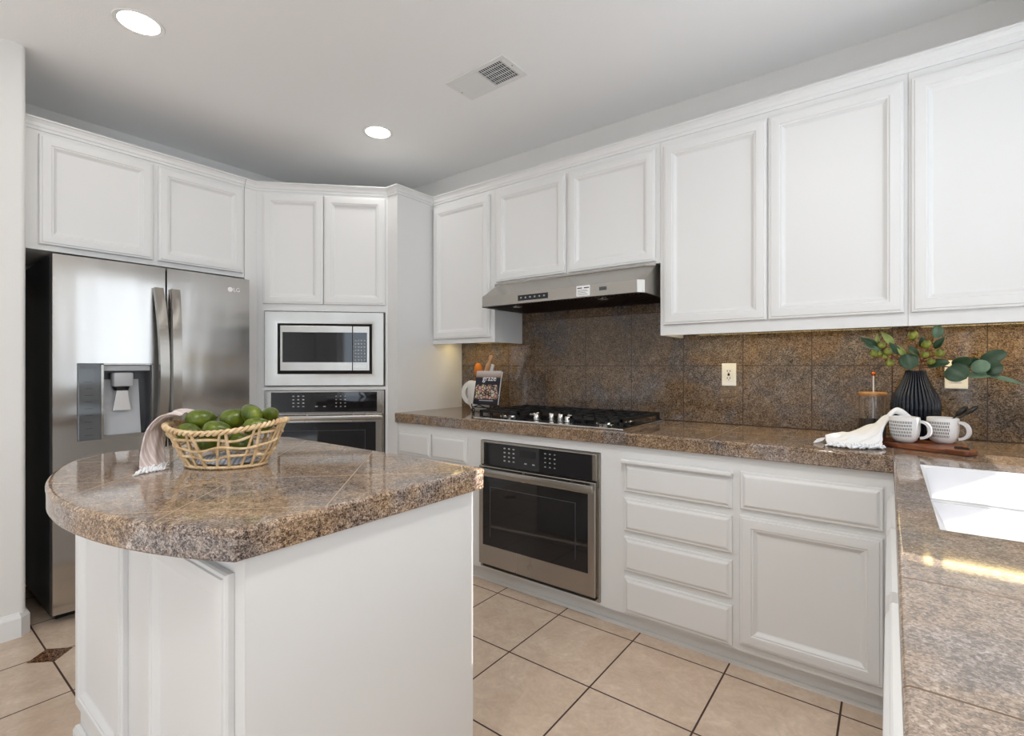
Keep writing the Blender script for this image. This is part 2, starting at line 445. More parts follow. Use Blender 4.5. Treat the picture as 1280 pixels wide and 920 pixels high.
# ------------------------------------------------------------------ setting
struct(B().box(-6, 2, -6, 4, -.1, 0).build('floor', M['floor']))
struct(B().box(-3.1, .655, -4.19, -1.9, .0005, .012).build('floor_bounce_sheet', M['bounce']))  # unseen pale sheet, added to bounce neutral light into the room
struct(B().box(-3.95, .85, -4.4, 2.9, CEIL, CEIL+.1).build('ceiling', M['ceil']))
struct(B().box(-3.95, .85, ROOMY1, ROOMY1+.12, 0, CEIL).build('wall_right', M['wall']))
struct(B().box(ROOMX0-.12, ROOMX0, .455, ROOMY1, 0, CEIL).build('wall_far', M['wall']))
b = B(); r = .022; pl = [(-3.95, -4.2), (-3.11, -4.2)]
for k in range(7):
    a = k/6*PI/2; pl.append((-3.11-r+r*math.cos(a), .455-r+r*math.sin(a)))
pl.append((-3.95, .455)); b.prism(pl, 0, CEIL); struct(b.build('wall_left', M['wall'], smooth=40))
# window wall beside the camera, opening over the sink
WY0, WY1, WZ0, WZ1 = .880, 2.25, 1.02, 2.25
b = B(); X0, X1 = ROOMX1, ROOMX1+.14
PY0, PY1, PZ1 = -3.45, -1.35, 2.35
b.box(X0, X1, -4.2, PY0, 0, CEIL).box(X0, X1, PY1, WY0, 0, CEIL).box(X0, X1, PY0, PY1, PZ1, CEIL).box(X0, X1, WY1, 2.72, 0, CEIL).box(X0, X1, WY0, WY1, 0, WZ0).box(X0, X1, WY0, WY1, WZ1, CEIL)
struct(b.build('wall_near', M['wall']))
struct(B().box(-3.95, .85, ROOMY0-.14, ROOMY0, 0, CEIL).build('wall_rear', M['wall']))
def winframe(name, horizontal, a0, a1, z0, z1, c0, c1, nm, w=.05):
    b = B()
    def bx(p0, p1, q0, q1):
        if horizontal: b.box(p0, p1, c0, c1, q0, q1, .004)
        else: b.box(c0, c1, p0, p1, q0, q1, .004)
    bx(a0, a0+w*.5, z0, z1); bx(a1-w*.5, a1, z0, z1); bx(a0, a1, z0, z0+w*.5); bx(a0, a1, z1-w*.5, z1)
    for k in range(1, nm):
        c = a0+(a1-a0)*k/nm; bx(c-w*.5, c+w*.5, z0, z1)
    o = struct(b.build(name, M['trim'])); return o
winframe('window_1', False, WY0, WY1, WZ0, WZ1, X0+.085, X0+.125, 2, .02)
winframe('window_2', False, PY0, PY1, .01, PZ1, X0+.07, X0+.12, 2, .10)
# baseboard on the left wall, wrapping its corner
prof = [(0, 0), (.015, 0), (.015, .085), (.010, .096), (.006, .100), (.004, .106), (0, .108)]
struct(B().sweep([(-3.11, -4.1), (-3.11, .44), (-3.125, .455), (-3.4, .455)][::-1], [(o, z) for o, z in prof]).build('baseboard_left', M['trim'])) if False else None
b = B(); b.sweep([(-3.5, .455), (-3.135, .455), (-3.11, .43), (-3.11, -4.1)], [(-o, z) for o, z in prof]); struct(b.build('baseboard_left', M['trim']))

# ------------------------------------------------------------------ cabinetry
DOOR = [(0, 0), (0, .011), (.003, .015), (.010, .0155), (.012, .019), (.030, .020), (.043, .020), (.046, .0165), (.051, .0165), (.054, .014), (.062, .006), (.066, .004), (.070, .004)]
DRAW = [(0, 0), (0, .009), (.003, .012), (.010, .0125), (.018, .018), (.022, .019)]
CROWN = [(0, -.052), (.006, -.052), (.008, -.040), (.012, -.036), (.014, -.022), (.022, -.010), (.030, -.006), (.030, 0), (0, 0)]
FF = .02
def door(p, x0, x1, z0, z1, prof=DOOR, y=-.0005, name='door', loc=None, rz=0):
    return B().panel(x0, x1, z0, z1, prof, y).build(name, M['cab'], p, loc=loc, rz=rz)
def crown(p, path, z, loc=None):
    return B().sweep(path, [(o, z+h) for o, h in CROWN]).build('crown_moulding', M['cab'], p, loc=loc)

TOPZ = 2.380
YU = 2.415
def wall_cab(label, x0, x1, zb, doors, crown_path, depth=.30, l=.024, r=.024):
    t = thing('wall_cabinet', label, 'cabinet', (x0, YU, zb)); w = x1-x0; h = TOPZ-.004-zb
    b = B(); g = .0006
    b.box(g, w-g, 0, FF, 0, h).box(g, .018, FF, depth, l, h).box(w-.018, w-g, FF, depth, r, h)
    b.box(.018, w-.018, FF, depth, .031, .046).box(.018, w-.018, FF, depth, h-.018, h).box(.018, w-.018, depth-.008, depth, .034, h-.018)
    b.build('cabinet_box', M['cab'], t)
    for d0, d1, z0, z1 in doors: door(t, d0-x0, d1-x0, z0-zb, z1-zb)
    crown(t, [(a-x0, c-YU) for a, c in crown_path], TOPZ-zb)
    return t
wall_cab('single-door white wall cabinet left of the range hood', -2.529, -1.974, 1.366, [(-2.512, -2.008, 1.398, 2.300)], [(-2.529, YU), (-1.974, YU)], r=0)
wall_cab('short two-door white wall cabinet directly above the range hood', -1.974, -.909, 1.728, [(-1.952, -1.449, 1.738, 2.300), (-1.432, -.930, 1.738, 2.300)], [(-1.974, YU), (-.909, YU)])
wall_cab('tall two-door white wall cabinet right of the range hood', -.909, .056, 1.366, [(-.890, -.4275, 1.416, 2.298), (-.4215, .044, 1.416, 2.298)], [(-.909, YU), (.056, YU)], l=-.001)
wall_cab('white wall cabinet with one wide door at the right edge, above the vase', .056, .655, 1.366, [(.064, .60, 1.416, 2.298)], [(.056, YU), (.655, YU)])

def under_light(label, x0, x1, power):
    t = thing('under_cabinet_light', label, 'light', ((x0+x1)/2, 2.575, 1.3945)); w = (x1-x0)/2
    B().box(-w, w, -.02, .02, -.006, .0018, .001).build('housing', M['trim'], t)
    B().box(-w+.01, w-.01, -.014, .014, -.0078, -.0062).build('diffuser', M['warmglow'], t)
    d = bpy.data.lights.new('warm_strip', 'AREA'); d.shape = 'RECTANGLE'; d.size = 2*w-.04; d.size_y = .03; d.energy = power; d.color = (1, .76, .32)
    o = bpy.data.objects.new('warm_strip', d); COL.objects.link(o); o.parent = t; o.location = (0, 0, -.009)
under_light('slim warm light strip tucked under the wall cabinet left of the hood', -2.50, -2.02, .4)
under_light('slim warm light strip tucked under the tall two-door wall cabinet', -.86, .02, 1.0)
under_light('slim warm light strip tucked under the wall cabinet above the vase', .09, .62, .9)

# cabinet over the refrigerator (faces +x)
t = thing('wall_cabinet', 'two-door white cabinet over the refrigerator', 'cabinet', (-3.2, .458, 1.765), PI/2)
w, h = .990, TOPZ-.004-1.765
B().box(0, w, 0, .57, 0, h).build('cabinet_box', M['cab'], t)
door(t, .051, .506, .026, .545); door(t, .530, .978, .026, .545)
crown(t, [(0, 0), (w, 0)], TOPZ-1.765)

# tall corner cabinet that holds the microwave and the upper oven
t = thing('oven_cabinet', 'tall angled white corner cabinet holding the microwave and an oven', 'cabinet', (-3.2, 1.526, 0)); tower = t
AX, AY = -3.2, 1.526; FL = .813; RA = PI/4
def rel(pts): return [(x-AX, y-AY) for x, y in pts]
b = B()
zt = TOPZ-.004
b.prism(rel([(-3.2, 1.4505), (-3.2, 1.526), (-3.22, 1.53), (-3.22, 1.4505)]), 0, zt)                      # left return stile
b.prism(rel([(-3.22, 1.4505), (-3.22, 1.470), (-3.76, 1.470), (-3.76, 1.4505)]), 0, zt)                  # left side panel
b.prism(rel([(-2.625, 2.101), (-2.531, 2.101), (-2.531, 2.118), (-2.632, 2.118)]), 0, zt)                # right return stile
b.prism(rel([(-2.531, 2.118), (-2.531, 2.710), (-2.549, 2.710), (-2.549, 2.118)]), 0, zt)                # right side panel
b.prism(rel([(-3.2, 1.526), (-2.625, 2.101), (-2.531, 2.118), (-2.549, 2.70), (-3.76, 2.70), (-3.76, 1.47)]), zt-.02, zt-.002)
b.build('cabinet_box', M['cab'], t)
b = B(); L = FL
b.box(0, .045, 0, FF, .10, zt).box(L-.016, L, 0, FF, .10, zt).box(.045, L-.016, 0, FF, 1.568, zt).box(.045, L-.016, 0, FF, 1.059, 1.083).box(.045, L-.016, 0, FF, .10, .33)
b.box(.03, L-.02, .06, .08, 0, .10)
b.build('face_frame', M['cab'], t, rz=RA)
door(t, .040, .4075, 1.612, 2.310, loc=(0, 0, 0), rz=RA); door(t, .4125, .797, 1.612, 2.310, loc=(0, 0, 0), rz=RA)
crown(t, rel([(-3.2, 1.4505), (-3.2, 1.526), (-2.625, 2.101), (-2.531, 2.101), (-2.531, YU)]), TOPZ)
door(t, .040, .797, .13, .31, DRAW, name='drawer_front', rz=RA)

# ---- base cabinets on the cooktop wall (front face y = YB)
YB = 2.105; CB = .853
def base_cab(label, x0, x1, build, name='base_cabinet', loc=None, rz=0, depth=.60):
    t = thing(name, label, 'cabinet', loc or (x0, YB, 0), rz); w = x1-x0
    b = B()
    build(b, w, t)
    return t
def toe(b, w, depth=.6):
    b.box(0, w, .053, depth, 0, .089)
    b.box(0, w, .044, .053, 0, .018, 0)
def carcass(b, w, t, depth=.60):
    toe(b, w, depth); b.box(0, w, 0, depth, .089, CB); return b
def b1(b, w, t):
    carcass(b, w, t).build('cabinet_box', M['cab'], t)
    o = -2.529
    door(t, -2.512-o, -2.214-o, .655, .800, DRAW, name='drawer_front'); door(t, -2.203-o, -1.918-o, .655, .800, DRAW, name='drawer_front')
    door(t, -2.512-o, -2.214-o, .125, .635); door(t, -2.203-o, -1.918-o, .125, .635)
base_cab('white base cabinet with two small drawer fronts, left end of the cooktop counter', -2.529, -1.885, b1)
def b2(b, w, t):
    o = -1.885; toe(b, w)
    b.box(0, -1.812-o, 0, FF, .089, CB).box(-1.078-o, w, 0, FF, .089, CB).box(-1.812-o, -1.078-o, 0, FF, .089, .104).box(-1.812-o, -1.078-o, 0, FF, .806, CB)
    b.box(0, .018, FF, .6, .089, CB).box(w-.018, w, FF, .6, .089, CB)
    b.build('cabinet_box', M['cab'], t)
base_cab('white base cabinet around the built-in oven under the cooktop', -1.885, -.975, b2)
def b3(b, w, t):
    o = -.975; carcass(b, w, t).build('cabinet_box', M['cab'], t)
    for z0, z1 in ((.648, .776), (.470, .618), (.290, .442), (.102, .262)):
        door(t, -.957-o, -.497-o, z0, z1, DRAW, name='drawer_front')
    B().box(-.967-o, -.494-o, -.034, -.001, .776, .796, .006).build('pull_out_board', M['cab'], t)
base_cab('white base cabinet with a stack of four drawers', -.975, -.482, b3)
def b4(b, w, t):
    o = -.482; carcass(b, w, t).build('cabinet_box', M['cab'], t)
    door(t, -.468-o, -.016-o, .652, .800, DRAW, name='drawer_front'); door(t, -.470-o, -.016-o, .122, .628)
base_cab('white base cabinet with one drawer over one wide door, right of the four drawers', -.482, .012, b4)
# sink run, faces -x: local x runs toward the camera
def sink_unit(label, y1, y0, fronts):
    t = thing('sink_base_cabinet', label, 'cabinet', (.013, y1, 0), -PI/2); w = y1-y0
    b = B(); d = .55
    b.box(0, w, .053, d, 0, .089).box(0, w, 0, .02, .089, CB).box(0, .018, .02, d, .089, CB).box(w-.018, w, .02, d, .089, CB).box(.018, w-.018, .02, d, .089, .107)
    b.build('cabinet_box', M['cab'], t)
    for x0, x1, z0, z1, pr, nm in fronts: door(t, x0, x1, z0, z1, pr, name=nm)
sink_unit('white sink cabinet under the near counter, seen almost edge-on', 2.10, 1.11, [(.08, .50, .652, .80, DRAW, 'drawer_front'), (.52, .96, .652, .80, DRAW, 'drawer_front'), (.08, .50, .122, .628, DOOR, 'door'), (.52, .96, .122, .628, DOOR, 'door')])
sink_unit('white cabinet under the counter nearest the camera, seen edge-on', 1.108, -.28, [(.02, .50, .652, .80, DRAW, 'drawer_front'), (.02, .50, .122, .628, DOOR, 'door'), (.52, 1.0, .122, .80, DOOR, 'door')])

# ---- worktop (one continuous L of granite tile)
YE = 2.08; XE = .009; SX0, SX1, SY0, SY1 = .073, .53, 1.189, 1.956
t = thing('countertop', 'L-shaped brown granite tile worktop along the cooktop wall and sink', 'countertop', (0, 2.08, .855))
o0 = Vector((0, 2.08, .855))
b = B()
ZT, ZS = .914-.855, .9015-.855
def bx(b, x0, x1, y0, y1, m): b.mi = m; b.box(x0, x1, y0-2.08, y1-2.08, ZS, ZT)
bx(b, -2.5305, .655, YE+.012, 2.716, 0)
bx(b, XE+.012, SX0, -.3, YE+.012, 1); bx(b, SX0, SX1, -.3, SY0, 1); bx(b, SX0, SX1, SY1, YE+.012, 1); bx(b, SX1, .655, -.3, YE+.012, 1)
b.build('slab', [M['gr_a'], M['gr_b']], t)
NOSE = [(-.012, ZT)]+[(-.008+.008*math.sin(PI/2*k/7), ZT-.008+.008*math.cos(PI/2*k/7)) for k in range(8)]+[(0, ZS), (-.0015, ZS-.002), (-.0015, .003), (-.003, 0), (-.03, 0), (-.03, ZS)]
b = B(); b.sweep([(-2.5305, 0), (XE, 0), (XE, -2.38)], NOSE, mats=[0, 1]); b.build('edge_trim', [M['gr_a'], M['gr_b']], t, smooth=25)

# backsplash
t = tag(B().box(-2.5295, .655, 2.708, 2.7195, .9145, 1.60).build('backsplash', M['gr_s']), 'brown granite tile backsplash on the wall behind the cooktop and vase', 'backsplash')

# ---- sink: white undermount double bowl
t = thing('sink', 'white double-bowl sink set in the granite counter at right', 'sink', ((SX0+SX1)/2, (SY0+SY1)/2, .70))
b = B(); w2, l2 = (SX1-SX0)/2-.0005, (SY1-SY0)/2-.0005
ztop = .9125-.70
def bowl(y0, y1, zt2, za, zb):
    # walls slope inwards to the floor
    rr = [(0, zt2), (.012, zt2-.006), (.022, .05), (.05, .022), (.09, .018)]
    rings = []
    for i, z in rr: rings.append([b.bm.verts.new(p) for p in ((-w2+i, y0+i, min(z, za)), (w2-i, y0+i, min(z, za)), (w2-i, y1-i, min(z, zb)), (-w2+i, y1-i, min(z, zb)))])
    for a, c in zip(rings, rings[1:]):
        for k in range(4): b.face([a[k], a[(k+1) % 4], c[(k+1) % 4], c[k]])
    b.face(rings[-1])
ys = .05
bowl(-l2, ys-.010, ztop, ztop, ztop-.035); bowl(ys+.010, l2, ztop, ztop-.035, ztop)
b.box(-w2+.002, w2-.002, ys-.011, ys+.011, .03, ztop-.034, .004)
b.build('double_bowl', M['porcelain'], t, recalc=False)
for yc in ((-l2+ys)/2, (l2+ys)/2): B().lathe([(.045, .0183), (.045, .021), (.030, .021), (.026, .019)], 24, 0, yc).build('drain_ring', M['chrome'], t, smooth=40)

# ---- kitchen island
t = thing('kitchen_island', 'white panelled kitchen island cabinet in the foreground', 'island', (-1.53, .435, 0))
b = B(); IX0, IX1, IY0, IY1 = -2.10, -.957, .435, 1.070
b.box(IX0+1.53, IX1+1.53-.003, 0, IY1-IY0, .0, CB)
b.build('cabinet_box', M['cab'], t)
B().box(IX1+1.53-.0028, IX1+1.53, -.0004, IY1-IY0+.001, 0, CB).build('side_panel', M['cab'], t)
door(t, -1.443+1.53, -1.000+1.53, .122, .815); door(t, -2.080+1.53, -1.625+1.53, .122, .815)
B().sweep([(IX0+1.53, IY1-IY0-.02), (IX0+1.53, -.0005), (IX1+1.53-.004, -.0005)], [(0, .0), (.016, 0), (.016, .028), (.010, .042), (.003, .046), (0, .046)]).build('base_moulding', M['cab'], t)
# island top, bowed front edge
cx, cy, R0 = -1.5, 1.415, 1.15
poly = [(-.942, 1.103), (-2.00, 1.103), (-2.075, 1.085), (-2.12, 1.04), (-2.135, .98), (-2.150, .52), (-2.143, .478)]
n = 30; a1 = math.acos((-2.120-cx)/R0); a2 = math.acos((-.942-cx)/R0)
for k in range(n+1):
    a = a1+(a2-a1)*k/n; poly.append((cx+R0*math.cos(a), cy-R0*math.sin(a)))
t = thing('island_countertop', 'polished brown granite island top with a bowed front edge', 'countertop', (-1.53, .75, .855))
rp = [(x+1.53, y-.75) for x, y in poly]
def inset(poly, d):
    out = []; n = len(poly)
    for i, p in enumerate(poly):
        a, c = poly[i-1], poly[(i+1) % n]
        d0 = Vector((p[0]-a[0], p[1]-a[1])).normalized(); d1 = Vector((c[0]-p[0], c[1]-p[1])).normalized()
        m = Vector((-d0.y-d1.y, d0.x+d1.x)).normalized(); k = d/max(.35, m.dot(Vector((-d0.y, d0.x)))); out.append((p[0]+m.x*k, p[1]+m.y*k))
    return out
B().prism(inset(rp, .012), ZS, ZT).build('slab', M['gr_i'], t)
b = B(); b.sweep(rp, NOSE+[NOSE[0]], closed=True); b.build('edge_trim', M['gr_e'], t, smooth=25)

# ------------------------------------------------------------------ appliances
# refrigerator: local x to the right, local y into the wall
t = thing('refrigerator', 'stainless french-door refrigerator with a water dispenser, left of the corner cabinet', 'refrigerator', (-3.08, .536, 0), PI/2)
FW = .890
b = B(); b.box(.005, FW-.005, .075, .67, .03, 1.735, .004); b.build('cabinet_body', M['black'], t)
def bulge(x): u = (x-FW/2)/(FW/2); return -.018*(1-u*u)
def front_poly(x0, x1, yb=.062, n=10):
    pts = [(x0, yb), (x1, yb)]
    for k in range(n+1):
        x = x1+(x0-x1)*k/n; pts.append((x, bulge(x)))
    return pts
DX0, DX1, DZ0, DZ1 = .088, .391, .855, 1.227
gap = .447
b = B()
b.prism(front_poly(.002, DX0), .705, 1.735).prism(front_poly(DX1, gap-.002), .705, 1.735).prism(front_poly(DX0, DX1), .705, DZ0).prism(front_poly(DX0, DX1), DZ1, 1.735)
ld = b.build('left_door', M['fsteel'], t, smooth=30)
rd = B().prism(front_poly(gap+.006, FW-.002), .705, 1.735).build('right_door', M['fsteel'], t, smooth=30)
fd = B().prism(front_poly(.002, FW-.002), .055, .692).build('freezer_drawer', M['fsteel'], t, smooth=30)
B().box(.004, FW-.004, .063, .075, .06, 1.72).build('door_gasket', M['dark'], t)
B().box(.03, FW-.03, .10, .6, .0, .03).build('toe_grille', M['black'], t)
def handle(xc, parent, mirror):
    pts = []
    for k in range(25):
        s = k/24; z = .76+s*.86; c = math.sin(PI*s)
        pts.append((xc+mirror*.010*c, -.026-.062*c**.7, z))
    b = B(); b.tube(pts, 0, 4, sq=(.013, .021))
    b.box(xc-.014, xc+.014, -.04, -.010, .765, .80).box(xc-.014, xc+.014, -.04, -.010, 1.585, 1.62)
    return b.build('handle', M['steel'], parent, smooth=50)
handle(.409, ld, 1); handle(.486, rd, -1)
# handle on the freezer drawer
b = B(); b.tube([(.12+.65*k/16, -.035-.03*math.sin(PI*k/16), .615) for k in range(17)], 0, 4, sq=(.009, .015)); b.box(.12, .15, -.04, -.008, .605, .625).box(.74, .77, -.04, -.008, .605, .625); b.build('handle', M['steel'], fd, smooth=50)
# dispenser: control strip + recess
dp = B().box(DX0+.001, .175, -.022, .03, DZ0+.001, DZ1-.001, .003).build('dispenser_control_panel', mat('glossy_grey_glass', (.10, .105, .11, 1), .06), ld)
b = B()
for k in range(9): b.box(.112+.004*(k % 2), .145-.003*(k % 3), -.0225, -.0218, .88+.032*k, .8815+.032*k)
b.build('printed_marks', M['dark'], dp)
b = B(); x0, x1, z0, z1 = .175, DX1-.001, DZ0+.001, DZ1-.001; f = .010
b.box(x0, x0+f, -.022, .06, z0, z1).box(x1-f*.6, x1, -.022, .06, z0, z1).box(x0, x1, -.024, .06, z0, z0+.016).box(x0, x1, -.022, .06, z1-.006, z1)
b.build('dispenser_frame', M['steel'], ld)
b = B(); b.box(x0+f, x1-.006, .0585, .0605, z0+.016, z1-.006).box(x0+f, x0+f+.003, -.01, .0585, z0+.016, z1-.006).box(x1-.009, x1-.006, -.01, .0585, z0+.016, z1-.006); b.build('dispenser_recess', M['dgrey'], ld)
b = B(); b.prism_x([(.010, z0+.016), (.0583, z0+.016), (.0583, z0+.29), (.050, z0+.29)], x0+f+.004, x1-.045); b.build('dispenser_back_plate', M['grey'], ld)
b = B(); b.box(x0+f+.003, x1-.01, -.008, .05, z1-.036, z1-.008, .002); b.build('dispenser_top', M['grey'], ld)
b = B(); b.box(.226, .306, -.022, .045, z1-.115, z1-.045, .008); b.build('ice_chute', M['grey'], ld, smooth=40)
b = B(); b.lathe([(.030, z1-.135), (.036, z1-.115)], 20, .264, .02); b.build('nozzle', M['black'], ld, smooth=40)
b = B(); b.prism_y([(.226, z1-.235), (.300, z1-.235), (.286, z1-.135), (.242, z1-.135)], .002, .014); b.build('paddle', mat('clear_grey_paddle', (.62, .60, .58, 1), .15, .3), ld)
# logo: round emblem and two letters
b = B(); b.lathe([(.0145, 0), (.0145, .0006)], 24); em = b.build('emblem', M['printw'], rd, loc=(.775, bulge(.775)-.0002, 1.663), rot=(PI/2, 0, 0))
text('brand_lettering', 'LG', .032, M['printw'], rd, (.812, bulge(.812)-.0004, 1.663), (PI/2, 0, math.radians(3)))

# microwave: parts live in the rotated frame of the corner cabinet
def on_tower(z=0): return (AX, AY, z)
t = thing('microwave', 'built-in stainless microwave in the corner cabinet', 'microwave', on_tower(1.087), RA)
b = B(); s0, s1, h = .052, .790, 1.564-1.087
ins = .078
rings = [(0, .0), (0, .020), (.004, .024), (.045, .020), (ins-.002, .013), (ins, .010)]
b.panel(s0, s1, .0, h, rings[:1]+rings[1:], 0)
bm = b.bm; bm.faces.ensure_lookup_table(); bm.faces.remove(bm.faces[-1])
b.build('trim_frame', M['steel'], t, smooth=25, recalc=False)
mz = lambda z: z-1.087
B().box(s0+.06, s1-.06, .022, .40, .02, h-.02).build('oven_box', M['dsteel'], t)
B().box(s0+ins-.001, s1-ins+.001, .0, .0215, ins-.001, h-ins+.001).build('gap_surround', M['dark'], t)
b = B(); b.box(.143, .5885, -.014, -.0005, mz(1.184), mz(1.474), .003); md = b.build('door', M['steel'], t)
B().box(.159, .5885, -.0155, -.0142, mz(1.239), mz(1.432), .0005).build('window_glass', M['bglass'], md)
b = B(); b.lathe([(.010, 0), (.010, .0005)], 20); b.build('emblem', M['dsteel'], md, loc=(.166, -.0143, mz(1.210)), rot=(PI/2, 0, 0))
b = B(); b.box(.5915, .697, -.014, -.0005, mz(1.184), mz(1.474), .003); cp = b.build('control_panel', M['steel'], t)
B().box(.5945, .682, -.0155, -.0142, mz(1.239), mz(1.432), .0005).build('display_glass', M['bglass'], cp)
b = B()
for i in range(4):
    for j in range(7): b.box(.604+.019*i, .615+.019*i, -.0160, -.0156, mz(1.250)+.021*j, mz(1.258)+.021*j)
b.build('printed_keypad', M['print'], cp)
B().box(.603, .682, -.0165, -.0142, mz(1.198), mz(1.229), .001).build('open_button', M['steel'], cp)

def oven(label, loc, rz, x0, x1, z0, z1, zc, zh0, zh1, zg1, zg0, zb, si):
    """x0..x1 trim width; zc bottom of control panel; zh handle; zg glass; zb door bottom"""
    t = thing('wall_oven', label, 'oven', loc, rz); Z = lambda z: z-loc[2]
    B().box(x0+.02, x1-.02, .0205, .52, Z(z0)+.02, Z(z1)-.02).build('oven_box', M['dsteel'], t)
    b = B(); b.box(x0, x0+.012, -.014, .0, Z(z0), Z(z1)).box(x1-.012, x1, -.014, .0, Z(z0), Z(z1)).box(x0+.012, x1-.012, -.012, .0, Z(z0), Z(z0)+.012).box(x0+.012, x1-.012, -.014, 0, Z(z1)-.006, Z(z1))
    b.box(x0+.012, x1-.012, -.004, .0204, Z(z0)+.012, Z(z1)-.006)
    b.build('trim_frame', M['steel'], t)
    c = B().box(x0+.012, x1-.012, -.020, -.0045, Z(zc), Z(z1)-.006, .002).build('control_panel', M['steel'], t)
    B().box(x0+si, x1-si-.004, -.0225, -.0202, Z(zc)+.001, Z(z1)-.008, .0006).build('control_glass', M['bglass'], c)
    b = B(); xm = (x0+x1)/2; zm = (zc+z1)/2-loc[2]
    for i in range(3):
        for j in range(4): b.box(x0+.17+.030*i, x0+.182+.030*i, -.0231, -.0226, zm-.034+.022*j, zm-.027+.022*j)
    for i in range(3):
        for j in range(4): b.box(xm+.065+.028*i, xm+.0735+.028*i, -.0231, -.0226, zm-.034+.022*j, zm-.029+.022*j)
    for i in range(2): b.box(xm-.06+.05*i, xm-.045+.05*i, -.0231, -.0226, zm-.034, zm-.028)
    b.build('printed_keypad', M['print'], c)
    B().box(xm-.09, xm+.01, -.0232, -.0226, zm, zm+.035, .0002).build('display', mat('display_black', (.004, .004, .005, 1), .15), c)
    d = B().box(x0+.004, x1-.012, -.034, -.0145, Z(zb), Z(zc)-.006, .004).build('door', M['dsteel'], t)
    B().box(x0+.034, x1-.050, -.0355, -.0342, Z(zg0), Z(zg1), .0005).build('window_glass', M['bglass'], d)
    b = B(); w = .085
    b.box(x0+w, x1-w-.03, -.0358, -.0356, Z(zg1)-.055, Z(zg1)-.052).box(x0+w, x0+w+.003, -.0358, -.0356, Z(zg0)+.05, Z(zg1)-.055).box(x1-w-.033, x1-w-.03, -.0358, -.0356, Z(zg0)+.05, Z(zg1)-.055)
    b.build('window_border', M['dgrey'], d)
    b = B(); b.box(x0-.006, x1-.004, -.078, -.060, Z(zh0), Z(zh1), .006); b.box(x0+.01, x0+.03, -.062, -.033, Z(zh0)+.006, Z(zh1)-.006).box(x1-.04, x1-.02, -.062, -.033, Z(zh0)+.006, Z(zh1)-.006)
    b.build('handle', M['steel'], d, smooth=35)
    B().box(x0+.03, x1-.014, -.030, -.0125, Z(z0)+.012, Z(zb)-.004).build('vent_slot', M['dark'], t)
    b = B(); b.lathe([(.014, 0), (.014, .0005)], 20); e = b.build('emblem', M['steel'], d, loc=(xm-.02, -.0342, Z((zg0+zb)/2)), rot=(PI/2, 0, 0))
    return t
oven('wall oven below the microwave in the corner cabinet', on_tower(.335), RA, .052, .790, .335, 1.055, .918, .872, .902, .855, .50, .36, .040)
oven('built-in stainless oven in the base cabinets under the cooktop', (-1.816, YB, .106), 0, .005, .737, .106, .8035, .674, .626, .664, .612, .238, .130, .030)

# range hood
t = thing('range_hood', 'stainless under-cabinet range hood above the cooktop', 'range hood', (-1.441, 2.24, 1.566))
hw = .5115; b = B(); ch = .045
def hp(e, y): return [(-hw, .17), (-hw, y+ch), (-hw+ch, y), (hw-ch, y), (hw, y+ch), (hw, .17)]
lowr = [b.bm.verts.new((x, y, 0)) for x, y in [(-hw, .468), (-hw, ch*.6), (-hw+ch*.6, 0), (hw-ch*.6, 0), (hw, ch*.6), (hw, .468)]]
mid = [b.bm.verts.new((x, y, .060)) for x, y in [(-hw, .468), (-hw, ch*.6), (-hw+ch*.6, 0), (hw-ch*.6, 0), (hw, ch*.6), (hw, .468)]]
top = [b.bm.verts.new((x, y, .152)) for x, y in [(-hw+.0, .468), (-hw+.0, .168), (-hw+.045, .150), (hw-.045, .150), (hw, .168), (hw, .468)]]
tp2 = [b.bm.verts.new((v.co.x, v.co.y, .160)) for v in top]
for a, c in ((lowr, mid), (mid, top), (top, tp2)):
    for k in range(6): b.face([a[k], a[(k+1) % 6], c[(k+1) % 6], c[k]])
b.face(tp2)
ins_ = [b.bm.verts.new((x, y, 0)) for x, y in [(-hw+.02, .448), (-hw+.02, .035), (hw-.02, .035), (hw-.02, .448)]]
b.build('shell', M['steel'], t)
b = B(); b.box(-hw+.006, hw-.006, .020, .462, .002, .010)
for k in range(46): b.box(-hw+.03+k*.0213, -hw+.036+k*.0213, .05, .44, -.002, .002)
b.build('mesh_filter', M['hoodfilter'], t)
B().box(-.222, -.022, -.0015, .0005, .014, .045, .0004).build('control_strip', M['bglass'], t)
b = B()
for k in range(6): b.lathe([(.006, 0), (.006, .0004)], 10)if False else b.box(-.205+.031*k, -.195+.031*k, -.0022, -.0016, .026, .034)
b.build('touch_icons', M['print'], t)
st = B().box(.155, .232, -.0018, 0, .006, .0595).build('paper_sticker', M['printw'], t)
b = B(); b.box(.160, .188, -.0022, -.0019, .045, .050).box(.198, .228, -.0022, -.0019, .045, .050)
for k in range(5): b.box(.161, .222-.006*(k % 3), -.0022, -.0019, .012+.006*k, .0135+.006*k)
b.build('printed_lines', M['dark'], st)
b = B(); b.box(.285, .325, -.0015, 0, .026, .043); b.box(.318, .324, -.0022, -.0015, .030, .040); b.build('small_grey_label', M['dgrey'], t)
for xx in (-.30, .255): B().lathe([(.028, 0), (.028, -.005), (.020, -.007)], 20, xx, .10).build('hood_lamp', M['chrome'], t, smooth=40)

